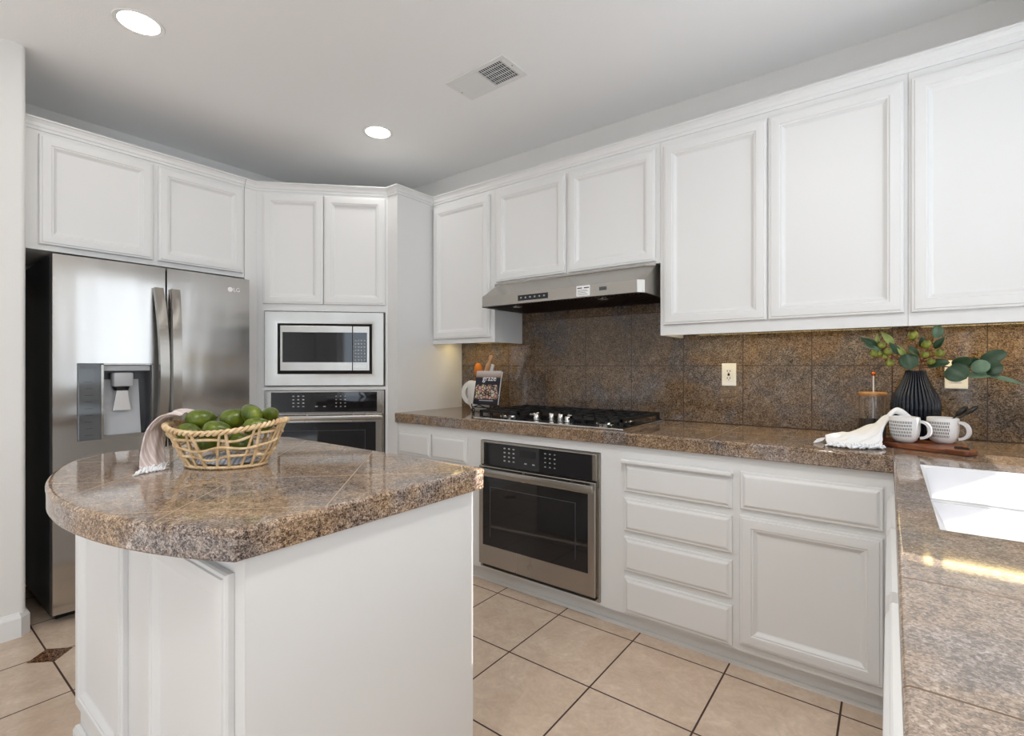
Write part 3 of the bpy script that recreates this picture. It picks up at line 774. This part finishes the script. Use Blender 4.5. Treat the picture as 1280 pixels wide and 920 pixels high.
# gas cooktop
t = thing('gas_cooktop', 'black and steel gas cooktop with five knobs on the counter', 'cooktop', (-1.429, 2.382, .9145))
b = B(); b.box(-.457, .457, -.264, .264, 0, .010, .003); b.build('tray', M['chrome'], t)
B().box(-.445, .445, -.205, .250, .0102, .0125).build('black_deck', mat('black_enamel', (.012, .012, .013, 1), .12), t)
burners = [(-.30, -.13, .045), (-.30, .12, .036), (.02, .12, .055), (.30, -.13, .036), (.30, .10, .045)]
for bx_, by_, br in burners:
    bb = B().lathe([(br+.012, .0126), (br+.010, .020), (br, .024)], 28, bx_, by_).build('burner_ring', M['chrome'], t, smooth=50)
    B().lathe([(br-.004, .024), (br-.004, .030), (br-.012, .033)], 28, bx_, by_).build('burner_cap', M['iron'], bb, smooth=40)
for gx0, gx1 in ((-.438, -.160), (-.152, .152), (.160, .438)):
    y0 = -.235 if abs(gx0) > .155 and not (gx0 == -.152) else -.055
    b = B(); r = .0055; zg = .044
    b.box(gx0, gx1, y0, y0+.011, zg-.008, zg+.006).box(gx0, gx1, .229, .240, zg-.008, zg+.006).box(gx0, gx0+.011, y0, .240, zg-.008, zg+.006).box(gx1-.011, gx1, y0, .240, zg-.008, zg+.006)
    for q in (.25, .5, .75): b.box(gx0+(gx1-gx0)*q-.005, gx0+(gx1-gx0)*q+.005, y0, .240, zg-.006, zg+.006)
    ym = (y0+.24)/2
    for yy in (ym, (y0+ym)/2, (ym+.24)/2): b.box(gx0, gx1, yy-.005, yy+.005, zg-.006, zg+.006)
    for px in (gx0, gx1-.014):
        for py in (y0, .226): b.box(px, px+.014, py, py+.014, .0126, zg)
    b.build('grate', M['iron'], t)
for kx, ky in ((-.093, -.165), (-.040, -.095), (.018, -.095), (.076, -.095), (.115, -.185)):
    b = B(); b.lathe([(.018, .0126), (.018, .018), (.015, .020), (.0145, .038), (.012, .041)], 20, kx, ky); b.box(kx-.003, kx+.003, ky-.014, ky+.014, .038, .044)
    b.build('knob', M['chrome'], t, smooth=40)

# ------------------------------------------------------------------ ceiling fixtures
def downlight(x, y, label, power=1.2):
    t = thing('ceiling_light', label, 'ceiling light', (x, y, CEIL), group='recessed ceiling lights')
    b = B(); b.lathe([(.074, -.001), (.090, -.004), (.092, -.0005)], 40, cap0=False, cap1=False); b.lathe([(.074, -.001), (.066, -.0008)], 40, cap0=False, cap1=False)
    b.build('trim_ring', M['trim'], t, smooth=60)
    B().lathe([(.0735, -.0012), (.0, -.0012)], 40, cap0=False, cap1=False).build('diffuser', M['bulb'], t)
    d = bpy.data.lights.new('ceiling_lamp', 'AREA'); d.shape = 'DISK'; d.size = .13; d.energy = power; d.color = (1, .985, .96)
    o = bpy.data.objects.new('ceiling_lamp', d); COL.objects.link(o); o.parent = t; o.location = (0, 0, -.012)
downlight(-2.52, .712, 'larger-looking round recessed ceiling light near the left wall')
downlight(-2.52, 1.94, 'smaller-looking recessed ceiling light in front of the corner cabinet')
downlight(-.36, .74, 'added recessed fill light over the aisle, above the picture', 13)  # unseen extra lamp, lifts the floor, base cabinets and island panel
downlight(-.45, -.55, 'added recessed fill light behind the camera', 9)  # unseen extra lamp, added as fill for the low fronts and floor

t = thing('ceiling_vent', 'white rectangular air vent in the ceiling', 'vent', (-1.615, 1.905, CEIL), math.radians(-1))
b = B(); L2, W2 = .190, .100; f = .026
b.box(-L2, L2, -W2, -W2+f, -.006, -.0005, .002).box(-L2, L2, W2-f, W2, -.006, -.0005, .002).box(-L2, -L2+f*1.3, -W2+f, W2-f, -.006, -.0005).box(L2-f*1.3, L2, -W2+f, W2-f, -.006, -.0005).box(-.008, .006, -W2+f, W2-f, -.006, -.0005)
b.build('frame', M['trim'], t)
b = B(); b.box(-L2+f, L2-f, -W2+f, W2-f, -.0016, -.0006); b.build('dark_opening', M['dark'], t)
def slats(x0, x1, tilt, n):
    b = B()
    for k in range(n):
        x = x0+(x1-x0)*(k+.5)/n; d = .0048
        v = [b.bm.verts.new(p) for p in ((x-d, -W2+f, -.002 if tilt > 0 else -.006), (x-d, W2-f, -.002 if tilt > 0 else -.006), (x+d, W2-f, -.006 if tilt > 0 else -.002), (x+d, -W2+f, -.006 if tilt > 0 else -.002))]
        b.face(v)
    return b.build('louvres', M['trim'], t, solid=.0008)
slats(-L2+f*1.3, -.008, -1, 13)
b = B()
for k in range(12):
    x = .006+(L2-f*1.3-.006)*(k+.5)/12; b.box(x-.0010, x+.0010, -W2+f, W2-f, -.0055, -.002)
for k in range(4): y = -W2+f+(2*W2-2*f)*(k+.7)/4.4; b.box(.006, L2-f*1.3, y-.0012, y+.0012, -.0045, -.0028)
b.build('louvres', M['trim'], t)
b = B(); b.lathe([(.004, -.0075), (.004, -.006)], 10, -L2+.014, .01).lathe([(.004, -.0075), (.004, -.006)], 10, L2-.014, -.01); b.build('screw', M['dsteel'], t)

# ------------------------------------------------------------------ wall outlets
def outlet(x0, x1, z0, z1, label):
    t = thing('outlet', label, 'outlet', ((x0+x1)/2, 2.7075, z0)); w = (x1-x0)/2; h = z1-z0
    B().box(-w, w, -.006, 0, 0, h, .003).build('cover_plate', M['plate'], t)
    B().box(-.017, .017, -.0085, -.0055, h/2-.033, h/2+.033, .002).build('receptacle', M['plate'], t)
    b = B()
    for zc in (h/2-.018, h/2+.018): b.box(-.008, -.005, -.0092, -.0083, zc-.004, zc+.005).box(.005, .008, -.0092, -.0083, zc-.004, zc+.005).box(-.002, .002, -.0092, -.0083, zc-.011, zc-.007)
    b.box(-.005, .005, -.0105, -.0083, h/2-.006, h/2+.006)
    b.build('slots', M['dark'], t)
outlet(-.692, -.622, 1.112, 1.228, 'white wall outlet on the backsplash right of the cooktop')
outlet(.180, .252, 1.120, 1.236, 'white wall outlet half hidden behind the eucalyptus leaves')

# ------------------------------------------------------------------ props by the cooktop
t = thing('pitcher', 'off-white ceramic pitcher with a pierced handle left of the cookbook', 'pitcher', (-2.197, 2.53, .9145))
b = B(); b.lathe([(.042, 0), (.054, .004), (.068, .03), (.081, .08), (.084, .12), (.083, .165), (.081, .198), (.077, .200), (.079, .160), (.078, .10), (.05, .03), (.0, .02)], 40, cap1=False)
b.build('body', M['ceramic'], t, smooth=60)
b = B(); pts = []
for k in range(17):
    a = -1.25+2.5*k/16; pts.append((-.070-.064*math.cos(a)*1.0, -.004, .118+.062*math.sin(a)))
b.tube([(-.062, -.004, .045)]+pts+[(-.068, -.004, .188)], 0, 4, sq=(.017, .017)); b.build('handle', M['ceramic'], t, smooth=60)
def utensil(name, label, cat, base, tip, parts):
    base = Vector(base); tip = Vector(tip); q = (tip-base).to_track_quat('Z', 'Y')
    t = thing(name, label, cat, base, rot=q.to_euler()); return t, (tip-base).length
t, l = utensil('wooden_spoon', 'turned wooden handle sticking up out of the ceramic pitcher', 'utensil', (-2.225, 2.520, .952), (-2.064, 2.492, 1.283), 0)
B().lathe([(.006, 0), (.012, .15), (.017, l-.11), (.018, l-.07), (.010, l-.045), (.010, l-.035), (.015, l-.02), (.012, l-.004), (.004, l)], 16).build('turned_handle', M['beech'], t, smooth=60)
t, l = utensil('pastry_brush', 'orange bristle brush standing in the pitcher behind the wooden handle', 'brush', (-2.212, 2.552, .952), (-2.263, 2.585, 1.230), 0)
B().lathe([(.006, 0), (.007, l-.10), (.014, l-.085), (.016, l-.075)], 12).build('shaft', M['beech'], t, smooth=60)
b = B(); b.ellipsoid((0, 0, l-.045), .028, .026, .052, 16, 10); b.build('bristle_head', M['bristle'], t, smooth=180)
t, l = utensil('spatula', 'white spatula standing in the pitcher right of the wooden handle', 'utensil', (-2.190, 2.545, .952), (-2.128, 2.582, 1.226), 0)
B().lathe([(.005, 0), (.006, l-.08)], 10).build('shaft', M['beech'], t, smooth=60)
B().box(-.018, .018, -.013, .013, l-.085, l, .004).build('blade', M['plate'], t)

bx0, by0 = -2.025, 2.385
t = thing('book_stand', 'black wire stand holding up the cookbook', 'stand', (bx0, by0, .9145))
b = B(); r = .0035
for sx in (-.075, .075):
    b.tube([(sx, .16, .004), (sx, .02, .052), (sx, -.026, .040), (sx, -.045, .045), (sx, -.046, .062)], r, 6)
    b.tube([(sx, .02, .052), (sx, .055, .20)], r, 6)
    sp = [(sx+math.copysign(.002, sx), -.03-.0, .040)]
    b.tube([(sx, -.03+.020*math.cos(a)*(1-a/14), .024+.020*math.sin(a)*(1-a/14)) for a in [PI/2+k*.45 for k in range(20)]], r*.9, 6)
    b.box(sx-.006, sx+.006, -.040, -.026, 0, .012)
b.tube([(-.075, -.028, .041), (.075, -.028, .041)], r, 6).tube([(-.075, .055, .20), (.075, .055, .20)], r, 6).tube([(-.075, .16, .004), (.075, .16, .004)], r, 6)
b.build('wire_frame', M['iron'], t)
del b
bpy.context.view_layer.update()
tl = math.radians(-12)
t = thing('cookbook', 'cookbook with a dark food cover standing open-faced on the wire stand', 'book', (bx0+.002, by0-.010, .9145+.0590), rot=(tl, 0, math.radians(3)))
B().box(-.096, .096, .0, .003, 0, .215).build('front_cover', M['cover'], t)
B().box(-.096, .096, .019, .022, 0, .215).build('back_cover', M['cover'], t)
B().box(-.094, .093, .0032, .0188, .003, .212).build('page_block', M['page'], t)
text('cover_title', 'graze', .050, M['printw'], t, (.012, -.0008, .166), (PI/2, 0, 0))
B().box(-.05, .06, -.0008, 0, .022, .028).build('cover_subtitle', M['print'], t)

# ------------------------------------------------------------------ props on the right of the counter
# cutting board
t = thing('cutting_board', 'walnut paddle board under the two patterned mugs', 'cutting board', (.098, 2.353, .9145), math.radians(-25))
b = B()
outl = []
def arc(cx_, cy_, r_, a0, a1, n=6):
    return [(cx_+r_*math.cos(math.radians(a0+(a1-a0)*k/n)), cy_+r_*math.sin(math.radians(a0+(a1-a0)*k/n))) for k in range(n+1)]
outl += arc(-.10, -.055, .04, 180, 270) + arc(.07, -.075, .02, 270, 300) + [(.10, -.088)] + arc(.150, -.076, .014, 270, 360) + arc(.150, -.030, .014, 0, 90) + [(.10, -.02)] + arc(.07, .040, .04, 0, 90) + arc(-.10, .040, .04, 90, 180)
b.prism(outl, 0, .018)
b.build('board', M['walnut'], t)
bm_ = t.children[0]; md_ = bm_.modifiers.new('round', 'BEVEL'); md_.width = .004; md_.segments = 2; md_.limit_method = 'ANGLE'
B().tube([(.112, -.053, .0185), (.150, -.053, .0185)], .006, 8).build('handle_slot', M['dark'], t)

def mug(x, y, label, s=1.0, rz=0):
    t = thing('mug', label, 'mug', (x, y, .9326), rz, group='patterned mugs on the board')
    B().lathe([(.020, 0), (.026, .0015), (.036, .010), (.0425, .024), (.0455, .045), (.0462, .080), (.0455, .0925), (.0425, .0935), (.0415, .085), (.041, .04), (.032, .012), (.0, .008)], 48, cap1=False).build('cup', M['mug'], t, smooth=60)
    a = math.radians(-22); pts = []
    for k in range(15):
        u = -1.45+2.9*k/14; rr = .041+.036*max(0, math.cos(u))**.7
        pts.append((rr*math.cos(a), rr*math.sin(a), .050+.030*math.sin(u)))
    B().tube(pts, 0, 4, sq=(.0075, .0045)).build('handle', M['porcelain'], t, smooth=50)
    return t
mug(.044, 2.335, 'white dash-patterned mug at the left of the pair, touching the white towel')
mug(.154, 2.386, 'white dash-patterned mug at the right of the pair, holding black spoons', rz=math.radians(-6))
def spoon(label, p0, p1, w):
    t, l = utensil('spoon', label, 'spoon', p0, p1, 0); t['group'] = 'black spoons in the right mug'
    B().tube([(0, 0, 0), (0, .001, l*.5), (0, 0, l-.02)], .003, 8).build('handle', M['black'], t, smooth=60)
    B().ellipsoid((0, 0, l-.002), w, w*.7, .025, 16, 10).build('bowl', M['black'], t, smooth=180)
spoon('black spoon in the right mug, the upper one with the rounder bowl', (.130, 2.392, .956), (.208, 2.402, 1.052), .014)
spoon('black spoon in the right mug, leaning farther right', (.128, 2.372, .958), (.232, 2.380, 1.058), .011)

# ribbed vase
t = thing('vase', 'black ribbed bottle-shaped vase behind the mugs', 'vase', (.081, 2.515, .9145))
prof = [(.046, 0), (.054, .003), (.066, .03), (.075, .08), (.079, .13), (.078, .155), (.070, .185), (.056, .215), (.044, .24), (.036, .262), (.0335, .274), (.0335, .280), (.030, .281), (.0295, .26), (.045, .20), (.06, .14)]
NR = 34
def rib(r, z, a): return r-(.0022+.0026*min(1, z/.05))*(1-abs(math.sin(a*NR/2)))**1.3*(1 if r > .031 else 0)
b = B(); b.lathe(prof, NR*8, rad=rib, cap1=False); b.build('body', M['vase'], t, smooth=60)

# branches (each one thing: twig, leaves, pods)
def leaf_mesh(L, Wd, fold=.15, curl=.12, tip=1.0, n=14):
    b = B()
    def f(u, v):
        s = u; w = Wd*(math.sin(PI*min(1, s**.75)) if tip < .95 else math.sqrt(max(0, 1-(2*s-1)**2)))
        x = (v-.5)*2*w/2
        return Vector((x, abs(x)*fold*2-curl*L*(s-.5)**2*2, s*L))
    b.grid(f, n, 7); return b
def place(ax, nrm):
    z = Vector(ax).normalized(); y = Vector(nrm); y = (y-z*y.dot(z)).normalized(); x = y.cross(z)
    return Matrix((x, y, z)).transposed().to_euler()
VM = Vector((.081, 2.50, 1.19))
def branch(name, label, root, twig_pts, leaves, pods, group=None):
    t = thing(name, label, 'plant', root)
    R = Vector(root)
    b = B()
    for pts in twig_pts: b.tube([Vector(p)-R for p in pts], [.0022]*(len(pts)-1)+[.0012], 6)
    b.build('twig', M['twig'], t, smooth=60)
    for base, tipp, wd, nrm, m, kind in leaves:
        d = Vector(tipp)-Vector(base); b = leaf_mesh(d.length, wd, .12 if kind == 0 else .30, .10, 1.0 if kind == 0 else .9)
        o = b.build('leaf', M[m], t, smooth=180, loc=Vector(base)-R, rot=place(d, nrm), solid=.0008)
    for c, r_ in pods:
        d = (Vector(c)-R).normalized()
        o = B().ellipsoid((0, 0, 0), r_, r_, r_*1.15, 16, 10).build('seed_pod', M['berry'], t, smooth=180, loc=Vector(c)-R, rot=d.to_track_quat('Z', 'Y').to_euler())
        B().lathe([(r_*.35, r_*1.0), (r_*.42, r_*1.25), (r_*.15, r_*1.3)], 10).build('pod_crown', M['twig'], o)
root = (.078, 2.513, 1.155)
N0 = (-.1, -1, .25)
branch('leafy_branch', 'leafy branch with green seed pods leaning left out of the vase', root,
    [[root, (.055, 2.49, 1.215), (.01, 2.475, 1.255), (-.03, 2.465, 1.285)], [(.01, 2.475, 1.255), (0, 2.467, 1.228)], [(-.02, 2.468, 1.278), (-.048, 2.462, 1.262)], [(-.01, 2.475, 1.27), (-.012, 2.47, 1.32)]],
    [((-.035, 2.465, 1.288), (-.097, 2.462, 1.330), .030, N0, 'leaf_d', 1), ((-.012, 2.468, 1.262), (-.085, 2.455, 1.300), .022, (.2, -1, .6), 'leaf_g', 1),
     ((-.035, 2.47, 1.295), (-.040, 2.462, 1.346), .017, (-.4, -1, 0), 'leaf_l', 1), ((.012, 2.47, 1.292), (-.028, 2.462, 1.352), .028, (.4, -1, 0), 'leaf_l', 1),
     ((.028, 2.472, 1.258), (-.002, 2.462, 1.308), .028, (.5, -1, 0), 'leaf_d', 1), ((.052, 2.475, 1.25), (.022, 2.465, 1.296), .022, (-.3, -1, .2), 'leaf_l', 1)],
    [((-.026, 2.452, 1.296), .0125), ((-.050, 2.452, 1.263), .0145), ((-.006, 2.452, 1.270), .014), ((0, 2.455, 1.226), .014), ((-.030, 2.452, 1.262), .010), ((-.016, 2.448, 1.250), .009)])
branch('leafy_branch', 'leafy branch with green seed pods standing upright in the middle of the vase', (.084, 2.514, 1.155),
    [[(.084, 2.514, 1.155), (.098, 2.49, 1.225), (.115, 2.48, 1.275), (.135, 2.475, 1.33)], [(.098, 2.49, 1.225), (.085, 2.475, 1.28), (.072, 2.47, 1.325)], [(.105, 2.487, 1.24), (.149, 2.468, 1.258)], [(.1, 2.487, 1.23), (.126, 2.468, 1.232)]],
    [((.052, 2.465, 1.262), (.066, 2.448, 1.200), .060, (0, -1, .2), 'leaf_d', 0), ((.090, 2.475, 1.250), (.058, 2.455, 1.285), .034, (.2, -1, .6), 'leaf_d', 0),
     ((.142, 2.475, 1.318), (.146, 2.468, 1.368), .036, (.2, -1, .1), 'leaf_g', 0), ((.135, 2.475, 1.278), (.166, 2.462, 1.325), .026, (-.3, -1, 0), 'leaf_d', 1),
     ((.098, 2.478, 1.285), (.100, 2.466, 1.325), .030, (.7, -1, 0), 'leaf_d', 0), ((.112, 2.478, 1.216), (.178, 2.455, 1.228), .034, (0, -1, .5), 'leaf_d', 0)],
    [((.072, 2.462, 1.332), .0165), ((.111, 2.455, 1.297), .0155), ((.108, 2.455, 1.257), .0125), ((.150, 2.455, 1.262), .0150), ((.126, 2.455, 1.231), .012)])
branch('eucalyptus_branch', 'eucalyptus branch with large round leaves reaching right from the vase', (.088, 2.514, 1.155),
    [[(.088, 2.514, 1.155), (.099, 2.503, 1.205), (.16, 2.475, 1.212), (.23, 2.465, 1.200), (.30, 2.455, 1.195), (.345, 2.45, 1.165)]],
    [((.172, 2.455, 1.208), (.222, 2.43, 1.168), .078, (-.1, -1, .3), 'leaf_d', 0), ((.185, 2.468, 1.215), (.238, 2.455, 1.238), .050, (0, -1, -.4), 'leaf_d', 0),
     ((.236, 2.452, 1.200), (.286, 2.440, 1.220), .050, (0, -1, .3), 'leaf_g', 0), ((.262, 2.468, 1.228), (.330, 2.455, 1.262), .046, (0, -1, .2), 'leaf_d', 0),
     ((.268, 2.458, 1.196), (.320, 2.448, 1.214), .056, (.1, -1, .2), 'leaf_d', 0), ((.225, 2.458, 1.178), (.290, 2.448, 1.182), .030, (0, -1, .7), 'leaf_g', 0),
     ((.250, 2.468, 1.222), (.240, 2.462, 1.242), .030, (0, -1, 0), 'leaf_d', 0),
     ((.285, 2.455, 1.178), (.375, 2.44, 1.148), .018, (0, -1, .6), 'leaf_g', 1)], [])

# glass canister
t = thing('canister', 'glass canister with a wooden lid and dark grounds left of the vase', 'canister', (-.058, 2.585, .9145))
B().lathe([(.044, 0), (.047, .004), (.047, .172), (.044, .172), (.044, .006), (.0, .005)], 40, cap1=False).build('glass_jar', M['glass'], t, smooth=50)
B().lathe([(.0432, .0065), (.0432, .080), (.0, .082)], 40, cap1=False).build('coffee_grounds', M['coffee'], t, smooth=50)
B().lathe([(.049, .1725), (.051, .175), (.051, .186), (.048, .189)], 40).build('lid', M['lidwood'], t, smooth=40)
b = B(); b.tube([(.004, -.004, .083), (.004, -.004, .262)], .0028, 8); b.build('stirring_stick', M['porcelain'], t, smooth=60)
B().ellipsoid((.004, -.004, .266), .009, .009, .009, 14, 8).build('copper_knob', M['copper'], t, smooth=180)

# loft a cloth between two edge polylines
def cat(pts, s):
    n = len(pts)-1; x = min(n-1e-6, s*n); i = int(x); f = x-i
    P0, P1, P2, P3 = (Vector(pts[max(0, min(n, j))]) for j in (i-1, i, i+1, i+2))
    return .5*((2*P1)+(P2-P0)*f+(2*P0-5*P1+4*P2-P3)*f*f+(3*P1-P0-3*P2+P3)*f**3)
def cloth(ea, eb, nu, nv, amp, freq, lift, zmin=None, seed=0):
    b = B()
    def f(u, v):
        p = cat(ea, u).lerp(cat(eb, u), v)
        p.z += lift*math.sin(PI*v)*math.sin(PI*min(1, u*1.1))
        nz = noise.noise(Vector((u*freq+seed, v*freq*1.3, seed*1.7)))
        p.z += amp*nz; p.x += amp*.5*noise.noise(Vector((u*freq, v*freq, 9+seed)))
        if zmin is not None: p.z = max(p.z, zmin)
        return p
    b.grid(f, nu, nv); return b
o0 = Vector((-.08, 2.30, .9145))
t = thing('towel', 'white fringed towel draped from behind the mugs onto the counter', 'towel', o0)
back = [Vector(p)-o0 for p in [(.075, 2.425, 1.005), (.035, 2.42, 1.046), (-.010, 2.43, 1.020), (-.050, 2.42, .985), (-.10, 2.40, .962), (-.155, 2.37, .945), (-.205, 2.335, .930)]]
frnt = [Vector(p)-o0 for p in [(.070, 2.416, 1.000), (.012, 2.396, 1.034), (-.022, 2.300, .965), (-.028, 2.225, .926), (-.075, 2.185, .920), (-.130, 2.170, .920), (-.185, 2.185, .920)]]
b = cloth(back, frnt, 60, 34, .013, 6, .012, .0045)
b.build('cloth', M['towel_white'], t, smooth=180, solid=.0035)
b = B(); rnd = random.Random(3)
for k in range(26):
    s = .42+.56*k/25; p = cat(frnt, s); p.z = max(.004, p.z)
    q = []
    ph = rnd.uniform(0, 6); ln = rnd.uniform(.028, .048)
    for j in range(9):
        f_ = j/8; q.append((p.x+.012*math.sin(ph+f_*6)*f_, p.y-ln*f_*(1-.25*f_)+.004, .0035+.016*abs(math.sin(ph+f_*5))*(1-.6*f_)))
    b.tube(q, .0031, 6)
for k in range(10):
    p = Vector((-.125, .03-.014*k*.8, .012)); ph = rnd.uniform(0, 6); q = []
    for j in range(8):
        f_ = j/7; q.append((p.x-.028*f_-.0, p.y+.006*math.sin(ph+4*f_), .010*(1-f_)+.003))
    b.tube(q, .0022, 6)
b.build('fringe', M['towel_white'], t, smooth=60)

# ------------------------------------------------------------------ basket of avocados on the island
BC = Vector((-1.594, .672, .9142)); BRZ = math.radians(37.28)
bk = thing('basket', 'open-weave rattan basket of avocados on the island', 'basket', BC, BRZ)
A1, B1, A0, B0 = .172, .112, .112, .078
def rimh(a): return .102+.022*math.cos(a)**2+.005*math.cos(a)
def bpt(a, s, off=0):
    h = rimh(a)*s; e = s**.85
    return Vector(((A0+(A1-A0)*e+off)*math.cos(a), (B0+(B1-B0)*e+off)*math.sin(a), h+.006))
b = B(); n = 420
for ph in (0, PI):
    b.tube([bpt(2*PI*k/n, 1)+Vector((math.cos(2*PI*k/n)*0.0046*math.cos(30*2*PI*k/n+ph), math.sin(2*PI*k/n)*.0046*math.cos(30*2*PI*k/n+ph), .0046*math.sin(30*2*PI*k/n+ph))) for k in range(n)], .0047, 6, closed=True)
b.build('rim', M['wicker'], bk, smooth=60)
b = B()
for ph in (0, PI):
    b.tube([bpt(2*PI*k/n, 0)+Vector((math.cos(2*PI*k/n)*.003*math.cos(40*2*PI*k/n+ph), math.sin(2*PI*k/n)*.003*math.cos(40*2*PI*k/n+ph), .002*math.sin(40*2*PI*k/n+ph)-.0005)) for k in range(n)], .0036, 6, closed=True)
b.build('base_ring', M['wicker'], bk, smooth=60)
b = B()
b.lathe([(1, .0035), (1, .0055)], 48, rad=lambda r, z, a: math.hypot(A0*math.cos(a), B0*math.sin(a))*.97)
b.build('woven_base', M['wicker'], bk)
NS = 22
for i, s in enumerate((.28, .52, .78)):
    b = B(); m_ = 240
    pts = []
    for k in range(m_):
        a = 2*PI*k/m_; w_ = math.sin(a*NS/2+(i % 2)*PI)
        pts.append(bpt(a, s+.045*math.sin(a*5+i*1.9)+.02*math.sin(a*9+i), .0035*w_))
    b.tube(pts, .0040, 6, closed=True); b.build('weaver', M['wicker'], bk, smooth=60)
for k in range(NS):
    a = 2*PI*k/NS; sl = .10*(1 if k % 2 else -1)
    pts = [bpt(a+sl*s, s) for s in (0, .2, .4, .6, .8, .97)]
    B().tube(pts, .0036 if k % 2 else .0046, 6).build('stake', M['wicker'], bk, smooth=60)
M3 = Matrix.Rotation(BRZ, 3, 'Z')
# folded cloth + draped towel
t = thing('dish_towel', 'taupe fringed dish towel draped over the left rim of the basket', 'towel', BC, BRZ)
near = [Vector(p) for p in [(-.128, -.034, .148), (-.148, -.046, .150), (-.172, -.056, .142), (-.190, -.075, .105), (-.190, -.096, .055), (-.182, -.112, .020), (-.172, -.120, .006)]]
far_ = [Vector(p) for p in [(-.120, .062, .156), (-.145, .058, .158), (-.178, .040, .150), (-.196, .015, .112), (-.184, -.012, .062), (-.163, -.032, .022), (-.150, -.038, .007)]]
b = cloth(near, far_, 40, 22, .010, 4, .008, .004, 5)
b.build('draped_cloth', M['towel_pink'], t, smooth=180, solid=.003)
b = B(); rnd = random.Random(5)
for k in range(20):
    p = near[-1].lerp(far_[-1], k/19); ph = rnd.uniform(0, 6); q = []
    ln = rnd.uniform(.028, .048)
    for j in range(8):
        f_ = j/7; q.append((p.x+ln*.25*f_+.005*math.sin(ph+5*f_)*f_, p.y-ln*f_, max(.0025, .012*(1-f_)+.004*math.sin(ph+6*f_))))
    b.tube(q, .0024, 6)
b.build('fringe', M['towel_white'], t, smooth=60)
b = B()
def fold(u, v):
    a = 2*PI*u; r = v
    return Vector(((A0-.02)*r*math.cos(a), (B0-.014)*r*math.sin(a), .012+.018*(1-r**4)+.006*noise.noise(Vector((3*r*math.cos(a), 3*r*math.sin(a), 2)))))
b.grid(fold, 37, 10); b.build('folded_layer', M['towel_grey'], t, smooth=180, solid=.003)

# avocados: (u right, v deep, w up, yaw, pitch, size), sitting in the basket
av = [(-.085, .008, .136, 20, 84, 1.06, 'avocado at the left of the basket top, beside the towel'),
      (-.082, -.046, .104, -14, 88, .92, 'avocado lying along the front rim at the left end of the basket'),
      (-.030, .064, .138, 170, 84, .84, 'half-hidden avocado at the back of the basket, between the two left humps'),
      (.020, .014, .138, 30, 78, 1.06, 'avocado in the middle of the basket top, behind the front one'),
      (.002, -.054, .110, 10, 92, 1.0, 'avocado lying along the front rim in the middle of the basket'),
      (.082, .010, .150, 150, 60, .94, 'topmost round avocado, right of centre in the basket'),
      (.060, -.030, .076, -160, 80, .80, 'avocado tucked under the topmost one near the front rim'),
      (.100, -.034, .118, 24, 86, .96, 'avocado lying along the front rim toward the right of the basket'),
      (.095, .036, .146, -40, 66, .88, 'avocado at the far right end of the basket'),
      (-.045, -.016, .073, 60, 85, .92, 'avocado low in the basket seen through the weave at left'),
      (.045, -.016, .073, 120, 85, .92, 'avocado low in the basket seen through the weave at right')]
pos = [Vector(a[:3]) for a in av]
for it in range(40):                      # ease neighbours apart
    for i in range(len(pos)):
        for j in range(i):
            d = pos[i]-pos[j]; l = d.length; need = .0635
            if l < need: d = d/l*(need-l)*.5; d.z *= .5; pos[i] += d; pos[j] -= d
for (u, v, w, yw, pt, s, lab), p in zip(av, pos):
    R = M3 @ (Matrix.Rotation(math.radians(yw), 3, 'Z') @ Matrix.Rotation(math.radians(pt), 3, 'Y'))
    t = thing('avocado', lab, 'avocado', BC+M3 @ p, rot=R.to_euler(), group='avocados in the basket')
    B().ellipsoid((0, 0, 0), .0285*s, .0285*s, .040*s, 24, 16, egg=-.20).build('fruit', M['avo'], t, smooth=180)
    B().lathe([(.0035, .0390*s), (.0045, .0415*s), (.003, .0425*s)], 10).build('stem_end', M['avo_stem'], t, smooth=60)

# ------------------------------------------------------------------ blind over the sink window (beside the camera)
t = thing('window_blind', 'white slatted blind in the window over the sink, out of frame', 'blind', (ROOMX1+.04, 1.595, 1.185))
BY0, BY1 = .938-1.595, WY1-.01-1.595; b = B(); th = math.radians(42)
nz_ = 24
for k in range(nz_):
    z = .03+k*.0425; dx, dz = .025*math.cos(th), .025*math.sin(th)
    v = [b.bm.verts.new(p) for p in ((-dx, BY0, z+dz), (dx, BY0, z-dz), (dx, BY1, z-dz), (-dx, BY1, z+dz))]; b.face(v)
b.build('slats', mat('white_vinyl_slats', (.8, .8, .8, 1), .5), t, solid=.0025)
B().box(-.025, .025, BY0, BY1, -.0, .018, .004).build('bottom_rail', M['trim'], t)
B().box(-.03, .03, BY0, BY1, 1.03, 1.063, .004).build('head_rail', M['trim'], t)
